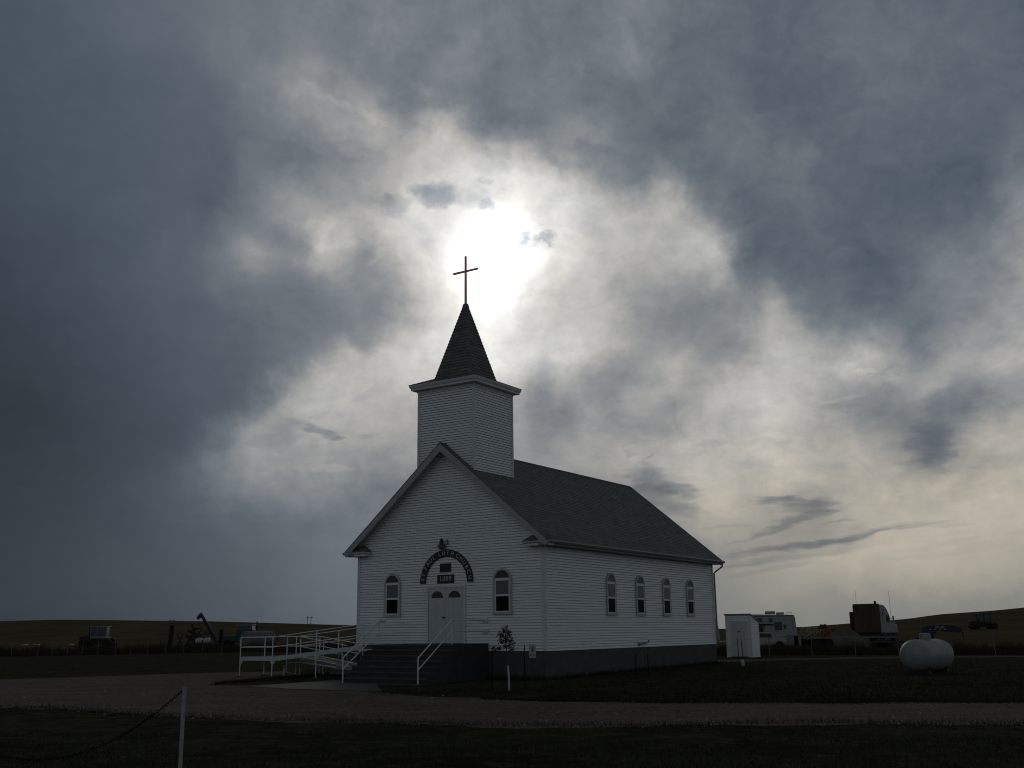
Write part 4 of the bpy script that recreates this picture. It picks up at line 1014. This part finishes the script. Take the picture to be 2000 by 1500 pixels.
def g_wallfoot():
    if random.random() < .6: u, v = random.uniform(-.35, -.02), random.uniform(-.3, Ln)
    else: u, v = random.uniform(0, 2.4), random.uniform(-.4, -.03)
    w_ = wl(u, v); return w_[0], w_[1], .6 + .8 * random.random()
blades('lawn_grass', 'bladed', g_wallfoot, 3500, .06, .2, .02, .35)
def g_verge():
    t = random.random(); px = 420 + 280 * t; py = 1339 - 20 * t - random.random() * (2 + 12 * t * (1.2 - t)); p = onground(px, py, 5); return p.x, p.y, 1
blades('lawn_grass', 'bladed', g_verge, 4500, .05, .16, .02, .4)

# loose stones on the drive
mb = MB()
TOPE = [onground(px, py) for px, py in ((-400, 1334), (105, 1324), (420, 1314), (560, 1320), (740, 1351), (960, 1366), (1300, 1373), (1755, 1372), (2300, 1371))]
def top_y(x): return float(np.interp(x, [p.x for p in TOPE], [p.y for p in TOPE]))
for i in range(9000):
    y = 17.5 + 22 * random.random() ** 1.6; x = random.uniform(-.56, .56) * y
    if not edge_y(x) - .35 < y < top_y(x) + .3: continue
    if -6.8 < x < -1 and y > 31.5: continue
    r = random.uniform(.008, .02) * (1 + 1.6 * (random.random() < .08)); z = gz(x, y) + .008
    a = random.random() * 3; q = [(x + r * random.uniform(.7, 1.4) * math.cos(a + t), y + r * random.uniform(.7, 1.3) * math.sin(a + t), z) for t in (0, 1.57, 3.14, 4.71)]
    mb.add(q + [(x, y, z + r * random.uniform(.6, 1.1))], [(0, 1, 4), (1, 2, 4), (2, 3, 4), (3, 0, 4)])
st_ = mb.build('gravel_stones', 'stone'); st_['kind'] = 'stuff'
def g_edges():
    k = random.random(); x = random.uniform(-14, 14)
    if k < .5: y = edge_y(x) + abs(random.gauss(0, .45)) - .1
    else: x = random.uniform(-1, 14); y = top_y(x) - abs(random.gauss(0, .3)) + .15
    return x, y, .5 + random.random()
blades('lawn_grass', 'bladed', g_edges, 9000, .03, .12, .016, .5)

# ------------------------------------------------------------------ machinery beyond the fences
def wheel(mb, c, r, w, ax='Y'):
    rot = Matrix.Rotation(R(90), 4, 'X' if ax == 'Y' else 'Y')
    mb.lathe([(r * .55, -w / 2), (r * .92, -w / 2), (r, -w * .3), (r, w * .3), (r * .92, w / 2), (r * .55, w / 2)], 20, Matrix.Translation(c) @ rot)
def add_wheels(t, pos, r, w, ax='Y', rim='cabgrey'):
    for c in pos:
        mb = MB(); wheel(mb, c, r, w, ax); wo_ = mb.build('wheel', 'tyre', t, True)
        mb = MB(); rot = Matrix.Rotation(R(90), 4, 'X' if ax == 'Y' else 'Y'); mb.lathe([(r * .54, -w * .42), (r * .5, -w * .2), (r * .2, -w * .2), (r * .2, w * .2), (r * .5, w * .2), (r * .54, w * .42)], 16, Matrix.Translation(c) @ rot); mb.build('rim', rim, wo_, True)
def base(px, Y):
    b = at(px, 1270, Y); return Vector((b.x, b.y, gz(b.x, b.y)))
# tractor, left: articulated four wheel drive with a pale cab (x to the right of the picture)
def tractor(px, Y, label, s, flip, cabc):
    t = thing('tractor', label, 'tractor', base(px, Y), 0 if not flip else math.pi); t.scale = (s, s, s)
    add_wheels(t, [(x, y, .60) for x in (-1.65, 1.75) for y in (-1.25, -.75, .75, 1.25)], .62, .44)
    mb = MB(); mb.prism([(-2.5, .9), (-.3, .85), (-.3, 1.75), (-1.0, 1.78), (-2.45, 1.62), (-2.55, 1.4)], lambda a, b: (a, -.48, b), lambda a, b: (a, .48, b)); mb.build('hood', 'rust', t, bevel=.05)
    MB().box(-2.3, 2.45, -.55, .55, .45, 1.30).build('chassis', 'rust', t, bevel=.1)
    mb = MB(); mb.box(-.85, 1.45, -.8, .8, 1.32, 1.60)
    for x in (-.8, .1, 1.38):
        for y in (-.76, .76): mb.box(x - .05, x + .05, y - .04, y + .04, 1.60, 2.85)
    cabo = mb.build('cab', cabc, t)
    MB().box(-.92, 1.55, -.86, .86, 2.85, 3.02).build('cab_roof', cabc, cabo, bevel=.05)
    mb = MB(); mb.box(-.76, 1.36, -.70, .70, 1.602, 2.848); mb.build('cab_glass', 'cabglass', cabo)
    MB().tube([(-1.2, -.45, 1.4), (-1.2, -.45, 2.75)], .09, 10).build('exhaust', 'iron', t, True)
    return t
tractor(190, 150, 'tractor with a pale square cab standing alone beyond the left fence', .97, False, 'cabgrey')
tractor(1925, 200, 'small dark tractor on the hillside at the far right', .95, False, 'green')
# folded implement with tall gangs, left
def pxl(px, py, Y, o): return at(px, py, Y) - o
YI = 140; ob = base(362, YI)
impl = thing('folded_harrow', 'tangle of dark folded harrow arms beyond the left fence, with one thin red bar', 'farm implement', ob)
def gang(px0, py0, px1, py1, w, par):
    mb = MB(); a, b = pxl(px0, py0, YI, ob), pxl(px1, py1, YI, ob); mb.bar(a, b, w * .55, w * .55); n_ = int((b - a).length / .22); d = (b - a).normalized()
    q_ = d.to_track_quat('Z', 'Y').to_matrix().to_4x4()
    for i in range(n_): mb.lathe([(w * .1, -.02), (w * .5, -.03), (w * .56, .0), (w * .5, .03), (w * .1, .02)], 12, Matrix.Translation(a + d * (i + .5) * .22) @ q_)
    return mb.build('disc_gang', 'rust', par)
gang(337, 1221, 331, 1266, .8, impl)
mb = MB()
for a, b, w in (((375, 1219), (392, 1262), .20), ((362, 1262), (385, 1224), .18), ((371, 1232), (395, 1226), .16), ((364, 1240), (378, 1250), .35), ((345, 1238), (357, 1265), .12), ((358, 1238), (343, 1265), .12), ((384, 1240), (374, 1268), .22), ((388, 1235), (398, 1264), .14), ((366, 1231), (379, 1240), .3), ((396, 1228), (370, 1262), .14), ((360, 1246), (398, 1240), .1), ((380, 1238), (398, 1252), .2)):
    mb.bar(pxl(*a, YI, ob), pxl(*b, YI, ob) + Vector((0, random.uniform(-.8, .8), 0)), w)
mb.build('arm', 'rust', impl)
MB().bar(pxl(341, 1237, YI, ob), pxl(366, 1238, YI, ob), .08).build('red_bar', 'red', impl)
add_wheels(impl, [tuple(pxl(368, 1262, YI, ob)), tuple(pxl(390, 1263, YI, ob))], .42, .3)
ob2 = base(432, YI)
gp = thing('disc_gang', 'lone upright dark disc gang between the auger and the bales', 'farm implement', ob2)
ob_s = ob; ob = ob2; gang(433, 1229, 431, 1264, .72, gp)
mb = MB()
for a, b, w in (((436, 1252), (452, 1258), .2), ((420, 1250), (430, 1256), .3), ((445, 1246), (448, 1262), .15), ((418, 1246), (440, 1262), .12)): mb.bar(pxl(*a, YI, ob), pxl(*b, YI, ob), w)
mb.build('frame', 'rust', gp); ob = ob_s
# auger
YA = 138; oa = base(415, YA)
au = thing('grain_auger', 'dark blue grain auger raised above the horizon with a hooked spout', 'auger', oa)
f_ = lambda px, py: pxl(px, py, YA, oa)
MB().tube([f_(422, 1256), f_(418, 1243), f_(394, 1202)], .20, 10).build('tube', 'blue', au, True)
MB().tube([f_(395, 1204), f_(392.5, 1200.5), f_(390.5, 1203), f_(385.5, 1208.5)], [.22, .30, .28, .18], 10).build('spout', 'blue', au, True)
mb = MB(); mb.bar(f_(400, 1236), f_(411, 1236), .5, .45); mb.build('engine', 'iron', au, bevel=.05)
mb = MB(); mb.bar(f_(405, 1238), f_(412, 1262), .1); mb.bar(f_(415, 1240), f_(408, 1262), .1); mb.bar(f_(418, 1250), f_(428, 1262), .12); mb.build('undercarriage', 'iron', au)
add_wheels(au, [tuple(f_(410, 1263)), tuple(f_(424, 1263))], .35, .2)
# white bags/tank beside it
for px, w_, h_, lb in ((388, .95, .8, 'bright white low tank half hidden behind the folded harrow'), (403, .9, .85, 'bright white low tank right of the folded harrow, under the auger')):
    b_ = base(px, 133); t = thing('water_tank', lb, 'tank', b_, 0, 'low white tanks by the harrow')
    MB().lathe([(.02, -w_ / 2), (.25, -w_ / 2 + .05), (.36, -w_ / 2 + .2), (.36, w_ / 2 - .2), (.25, w_ / 2 - .05), (.02, w_ / 2)], 16, Matrix.Translation((0, 0, .95)) @ Matrix.Rotation(R(90), 4, 'Y')).build('shell', 'white', t, True)
    MB().box(-.5, .5, -.3, .3, 0, .58).build('cradle', 'rust', t)
# round bales
for i, (px, lb) in enumerate(((485, 'leftmost round bale of the pale row seen behind the ramp landing'), (498, 'second round bale of the pale row behind the ramp landing'), (510, 'third round bale of the pale row behind the ramp landing'), (521, 'rightmost round bale of the pale row behind the ramp landing'))):
    b_ = base(px, 126.5 + i * 1.2)
    mb = MB(); n_ = 26; r0 = 1.02
    prof = [(.05, -.62), (r0 * .8, -.66), (r0 * .95, -.62)] + [(r0 + .012 * math.sin(k * 2.2), -.54 + 1.08 * k / 14) for k in range(15)] + [(r0 * .95, .62), (r0 * .8, .66), (.05, .62)]
    mb.lathe(prof, n_, Matrix.Translation((0, 0, r0 * .98)) @ Matrix.Rotation(R(48), 4, 'Z') @ Matrix.Rotation(R(90), 4, 'Y'))
    o_ = mb.build('round_bale', 'bale', None, True); o_.location = b_; tag(o_, lb, 'bale', 'pale round bales in a row')
# dark truck behind the bales
tb_ = base(482, 140); t = thing('farm_truck', 'dark farm truck with a pale roof half hidden behind the round bales', 'truck', tb_)
MB().box(-1.3, .9, -1, 1, .7, 2.2).build('cab', 'green', t, bevel=.08); MB().box(-1.25, .75, -.95, .95, 2.2, 2.72).build('cab_glass', 'cabglass', t); MB().box(-1.35, .9, -1.02, 1.02, 2.72, 2.86).build('roof', 'cabgrey', t, bevel=.04)
MB().tube([(1.12, .3, 1), (1.12, .3, 3.25)], .1, 8).build('exhaust', 'iron', t, True); MB().box(-2.9, -1.3, -.9, .9, .7, 1.5).build('hood', 'green', t, bevel=.1)
add_wheels(t, [(-2.3, -.95, .5), (1.8, -.95, .5), (-2.3, .95, .5), (1.8, .95, .5)], .5, .3); MB().box(.9, 4.2, -1, 1, .8, 1.5).build('bed', 'rust', t)
# pale scraps in the field edge
for px, w_, lb in ((48, .45, 'leftmost pale scrap lying at the field edge beyond the left fence'), (70, .6, 'second pale scrap lying at the field edge beyond the left fence'), (138, .35, 'pale scrap lying left of the square-cabbed tractor')):
    b_ = base(px, 175); mb = MB(); mb.prism([(-w_, 0), (w_, 0), (w_ * .9, .14), (0, .2), (-w_ * .8, .12)], lambda a, b: (a, -.3, b), lambda a, b: (a, .3, b)); o_ = mb.build('scrap_panel', 'white', None, bevel=.03); b_.z = gz(b_.x, b_.y) - .02; o_.location = b_; tag(o_, lb, 'scrap', 'pale scraps at the field edge')
# power line frames on the crest
def hframe(px, ptop, half, Y, lb):
    b_ = at(px, ptop, Y); g_ = gz(b_.x, b_.y); t = thing('power_pole', lb, 'power pole', (b_.x, b_.y, g_), 0, 'H-frame power poles on the skyline')
    h = b_.z - g_; s_ = half
    for x in (-s_, s_): MB().tube([(x, 0, 0), (x, 0, h + .6)], .16, 7).build('pole', 'pole', t, True)
    MB().box(-s_ * 1.9, s_ * 1.9, -.1, .1, h - .5, h - .2).build('crossarm', 'pole', t)
    mb = MB(); mb.bar((-s_, 0, h - 3), (s_, 0, h - 6), .12); mb.bar((s_, 0, h - 3), (-s_, 0, h - 6), .12); mb.build('brace', 'pole', t)
    mb = MB(); [mb.tube([(x, 0, h - .2), (x, 0, h + .25)], .1, 6) for x in (-s_ * 1.8, 0, s_ * 1.8)]; mb.build('insulator', 'lead', t)
hframe(604, 1205.5, 1.05, 600, 'H-shaped power pole on the skyline above the ramp')
hframe(336, 1211.5, 1.3, 900, 'faint H-shaped power pole on the skyline above the folded harrow')

# camper (motorhome) behind the shed: x to the right, side face towards us
cb_ = base(1520, 96); cmp_ = thing('motorhome', 'cream motorhome with dark windows and a bunk over the cab, behind the shed', 'motorhome', cb_, R(-14))
mb = MB(); mb.prism([(-1.0, .75), (1.75, .75), (1.62, 2.55), (1.50, 2.75), (-2.6, 2.85), (-3.1, 2.6), (-3.15, 2.15), (-2.9, 1.95), (-1.0, 1.95)], lambda a, b: (a, -1.1, b), lambda a, b: (a, 1.1, b)); mb.build('shell', 'cream', cmp_, bevel=.06)
mb = MB(); mb.prism([(-3.2, .6), (-1.0, .6), (-1.0, 1.93), (-2.3, 1.93), (-2.75, 1.35), (-3.6, 1.2), (-3.7, .6)], lambda a, b: (a, -.95, b), lambda a, b: (a, .95, b)); cabm = mb.build('cab', 'cream', cmp_, bevel=.05)
mb = MB(); mb.prism([(-1.15, 1.3), (-1.15, 1.85), (-1.55, 1.85), (-1.55, 1.3)], lambda a, b: (a, -.97, b), lambda a, b: (a, -.952, b)); mb.prism([(-1.65, 1.3), (-1.65, 1.85), (-2.2, 1.85), (-2.6, 1.35)], lambda a, b: (a, -.97, b), lambda a, b: (a, -.952, b)); mb.build('cab_window', 'cabglass', cabm)
for x0_, x1_, z0_, z1_ in ((-1.62, -1.22, 2.15, 2.52), (-.62, -.33, 2.15, 2.52), (-.18, .48, 1.45, 2.15), (.62, .82, 1.55, 1.90)):
    MB().box(x0_, x1_, -1.12, -1.102, z0_, z1_).build('window', 'cabglass', cmp_)
MB().box(-1.6, -.25, -1.25, -1.102, 1.90, 2.0).build('awning', 'rust', cmp_); MB().box(-3.0, 1.6, -1.115, -1.1, 2.64, 2.70).build('stripe', 'rust', cmp_)
MB().box(-.95, -.05, -.45, .45, 2.84, 3.10).build('roof_vent', 'cream', cmp_, bevel=.08); MB().box(.0, .75, -.4, .4, 2.8, 2.99).build('roof_vent', 'cream', cmp_, bevel=.08)
mb = MB(); mb.tube([(.9, -.6, 2.75), (.9, -.6, 2.95), (1.4, -.6, 2.95), (1.4, -.6, 2.75)], .02, 6); mb.build('roof_rack', 'cream', cmp_)
add_wheels(cmp_, [(-2.8, -.95, .4), (.7, -1.0, .4), (-2.8, .95, .4), (.7, 1.0, .4)], .4, .28)
# pale pickup beneath it, closer
pk_ = base(1507, 84); pk = thing('pickup', 'pale low pickup parked between the shed and the motorhome', 'pickup', pk_, R(-8))
mb = MB(); mb.prism([(-2.2, .35), (1.05, .35), (1.1, .85), (.2, .9), (-.0, 1.3), (-.95, 1.32), (-1.1, .92), (-2.2, .9)], lambda a, b: (a, -.85, b), lambda a, b: (a, .85, b)); mb.build('body', 'cream', pk, bevel=.05)
mb = MB(); mb.prism([(.05, .93), (-.08, 1.22), (-.85, 1.24), (-.95, .94)], lambda a, b: (a, -.87, b), lambda a, b: (a, -.852, b)); mb.build('window', 'cabglass', pk)
add_wheels(pk, [(-1.5, -.8, .33), (.55, -.8, .33), (-1.5, .8, .33), (.55, .8, .33)], .33, .22)
# white lorry sliver behind the church corner
lb_ = base(1392, 92); lt = thing('caravan', 'pale caravan peeping out behind the right corner of the church', 'caravan', lb_)
mb = MB(); mb.prism([(-3.5, .6), (.46, .6), (.42, 1.6), (.25, 2.45), (.05, 2.62), (-3.5, 2.65)], lambda a, b: (a, -1.1, b), lambda a, b: (a, 1.1, b)); mb.build('shell', 'cream', lt, bevel=.05)
MB().box(-3.4, 1.9, -1, 1, .48, .6).build('chassis', 'cabgrey', lt); add_wheels(lt, [(-1, -1, .35), (-1, 1, .35)], .35, .25)
# semi truck: we see the back of the sleeper, x right, -y towards us
sb_ = base(1697, 100); stt = thing('semi_truck', 'white semi truck with a tall dirty sleeper back, parked facing away right', 'truck', sb_, R(-38))
mb = MB(); mb.box(-1.25, 1.25, 0, .35, 1.05, 3.72); mb.build('sleeper_back', 'dirty', stt, bevel=.12)
mb = MB(); mb.prism([(.34, 1.0), (.34, 3.66), (1.6, 3.62), (2.3, 3.3), (2.9, 2.75), (3.25, 2.05), (4.9, 1.85), (5.0, 1.0)], lambda a, b: (-1.22, a, b), lambda a, b: (1.22, a, b)); body = mb.build('cab', 'truckside', stt, bevel=.14)
MB().box(1.221, 1.235, 1.9, 2.7, 2.05, 2.65).build('side_window', 'cabglass', body); MB().box(1.221, 1.235, .9, 1.15, 2.7, 3.0).build('sleeper_window', 'cabglass', body)
MB().box(-1.1, 1.1, -1.0, 4.9, .65, 1.0).build('frame', 'rust', stt)
MB().tube([(-1.42, .1, 1.0), (-1.42, .1, 3.0)], .17, 10).build('exhaust_stack', 'rust', stt, True)
MB().tube([(.85, .3, 3.7), (.85, .3, 3.95)], .12, 8).build('marker_lamp', 'iron', stt, True)
for x, y, h in ((-1.0, .5, 5.0), (1.3, 3.0, 4.9)): MB().tube([(x, y, 2.6), (x, y, h)], .012, 5).build('aerial', 'iron', stt)
mb = MB(); mb.box(1.45, 1.55, 2.9, 3.1, 1.9, 2.6); mb.tube([(1.2, 2.95, 2.4), (1.5, 2.95, 2.4)], .03, 6); mb.build('mirror', 'white', stt)
add_wheels(stt, [(-1.0, -.6, .5), (1.0, -.6, .5), (-1.0, .7, .5), (1.0, .7, .5), (1.0, 4.2, .5), (-1.0, 4.2, .5)], .5, .4, 'X')
# flatbed trailer across the picture
fb_ = base(1640, 88); fb = thing('flatbed_trailer', 'long low flatbed trailer with a pale edge, lying between camper and truck', 'trailer', fb_)
MB().box(-3.35, 4.3, -1.1, 1.1, .80, .88).build('deck', 'wood', fb); MB().box(-3.35, 4.3, -1.13, -1.102, .76, .90).build('side_rail', 'curtain', fb)
add_wheels(fb, [(-2.0, -.9, .38), (-1.1, -.9, .38), (2.8, -.9, .38), (-2, .9, .38), (-1.1, .9, .38)], .38, .25)
for px, w_, lb in ((1546, 1.0, 'bluish crate on the left end of the flatbed behind the fence'), (1556, .6, 'small grey drum stack at the foot of the motorhome')):
    p_ = at(px, 1258, 86); mb = MB(); mb.box(-w_ / 2, w_ / 2, -.35, .35, 0, .75); mb.box(-w_ / 2 - .03, w_ / 2 + .03, -.38, .38, .75, .80); o_ = mb.build('crate', 'cabgrey', None, bevel=.03); o_.location = (p_.x, p_.y, max(p_.z - .1, gz(p_.x, p_.y))); tag(o_, lb, 'crate', 'grey crates by the motorhome')
# rake with yellow wheels, orange mower, gravel heap
rk_ = base(1588, 98); rk = thing('wheel_rake', 'faded yellow wheel rake with curved bars beside the motorhome', 'farm implement', rk_)
for x in (-.55, .05, .6):
    m_ = MB(); m_.tube([(x + .42 * math.cos(t), 0, 1.25 + .42 * math.sin(t)) for t in [2 * math.pi * k / 14 for k in range(15)]], .05, 6, False)
    for k in range(6): m_.bar((x, 0, 1.25), (x + .4 * math.cos(k), 0.02, 1.25 + .4 * math.sin(k)), .03)
    m_.build('rake_wheel', 'yellow', rk)
MB().bar((-1.1, .1, .85), (1.1, .1, .95), .12).build('frame', 'rust', rk); mb = MB(); mb.tube([(.95, 0, .5), (.95, 0, 1.9)], .18, 8); mb.bar((.6, 0, 1.6), (1.35, 0, 1.5), .3); mb.bar((.8, 0, 1.0), (1.3, 0, 1.9), .2); mb.build('mast', 'iron', rk)
add_wheels(rk, [(-.8, 0, .35), (.8, 0, .35)], .35, .2)
om_ = base(1616, 97); om = thing('orange_tractor', 'small orange tractor just right of the yellow rake', 'tractor', om_)
mb = MB(); mb.prism([(-.62, .8), (.45, .8), (.5, 1.25), (.1, 1.5), (-.5, 1.42)], lambda a, b: (a, -.35, b), lambda a, b: (a, .35, b)); mb.build('hood', 'orange', om, bevel=.06)
MB().box(.45, .75, -.25, .25, .9, 1.55).build('seat', 'iron', om, bevel=.04); add_wheels(om, [(-.4, -.45, .35), (.5, -.5, .5), (-.4, .45, .35), (.5, .5, .5)], .42, .25)
hp_ = base(1652, 95); mb = MB(); n_ = 18; vs = [(0, 0, 1.55)]
for k, (rr, hh) in enumerate(((.5, 1.42), (1.1, 1.1), (1.7, .6), (2.2, -.1))):
    for i in range(n_): a = 2 * math.pi * i / n_; j = 1 + .1 * smooth_noise(i * 1.7 + k, 40); vs.append((rr * j * math.cos(a), rr * .7 * j * math.sin(a), hh * j))
fs = [(0, 1 + i, 1 + (i + 1) % n_) for i in range(n_)] + [(1 + k * n_ + i, 1 + (k + 1) * n_ + i, 1 + (k + 1) * n_ + (i + 1) % n_, 1 + k * n_ + (i + 1) % n_) for k in range(3) for i in range(n_)]
mb.add(vs, fs); o_ = mb.build('earth_heap', 'pathm', None, True); o_.location = hp_; tag(o_, 'low grey heap of earth just left of the semi truck', 'heap')
# gooseneck trailer: blue neck over the gas tank
YG = 82; og = base(1840, YG); gn = thing('gooseneck_trailer', 'dark blue gooseneck trailer whose arched neck shows above the gas tank', 'trailer', og)
f_ = lambda px, py, dy=0: at(px, py, YG + dy) - og
def slab(mb, pts, th):
    v0 = [at(px, py, YG - th / 2) - og for px, py in pts]; v1 = [at(px, py, YG + th / 2) - og for px, py in pts]; n_ = len(pts)
    mb.add(v0 + v1, [tuple(range(n_))[::-1], tuple(range(n_, 2 * n_))] + [(i, (i + 1) % n_, n_ + (i + 1) % n_, n_ + i) for i in range(n_)])
mb = MB(); slab(mb, [(1800.5, 1227), (1806, 1222.5), (1845, 1220.5), (1863, 1221.5), (1879, 1226), (1880, 1234), (1872, 1235.5), (1848, 1233.5), (1829, 1231.5), (1826, 1240), (1822, 1250), (1801, 1250)], .9); mb.build('neck', 'blue', gn, bevel=.03)
mb = MB(); slab(mb, [(1878.5, 1234), (1882, 1234), (1884, 1249), (1881, 1249)], .12); mb.build('jack_leg', 'iron', gn)
mb = MB(); slab(mb, [(1700, 1251.5), (1800, 1251), (1800, 1256), (1700, 1256)], 2.0); mb.build('deck', 'iron', gn)
mb = MB()
for k in range(4): p_ = f_(1817 + k * 9.5, 1229.2, -.46); mb.box(p_.x - .07, p_.x + .07, p_.y - .012, p_.y - .002, p_.z - .03, p_.z + .03)
mb.build('reflector', 'white', gn)
for px in (1830, 1840):
    p_ = f_(px, 1225, -.46); MB().box(p_.x - .15, p_.x + .15, p_.y - .012, p_.y - .002, p_.z - .07, p_.z + .07).build('plate', 'cabgrey', gn)
add_wheels(gn, [tuple(f_(1735, 1258)), tuple(f_(1720, 1258)), ], .38, .25)
mb = MB(); c = f_(1793, 1247.5); mb.bar(c + Vector((-.15, 0, 0)), c + Vector((.15, 0, 0)), .28); mb.build('winch', 'iron', gn)

bpy.context.view_layer.update()
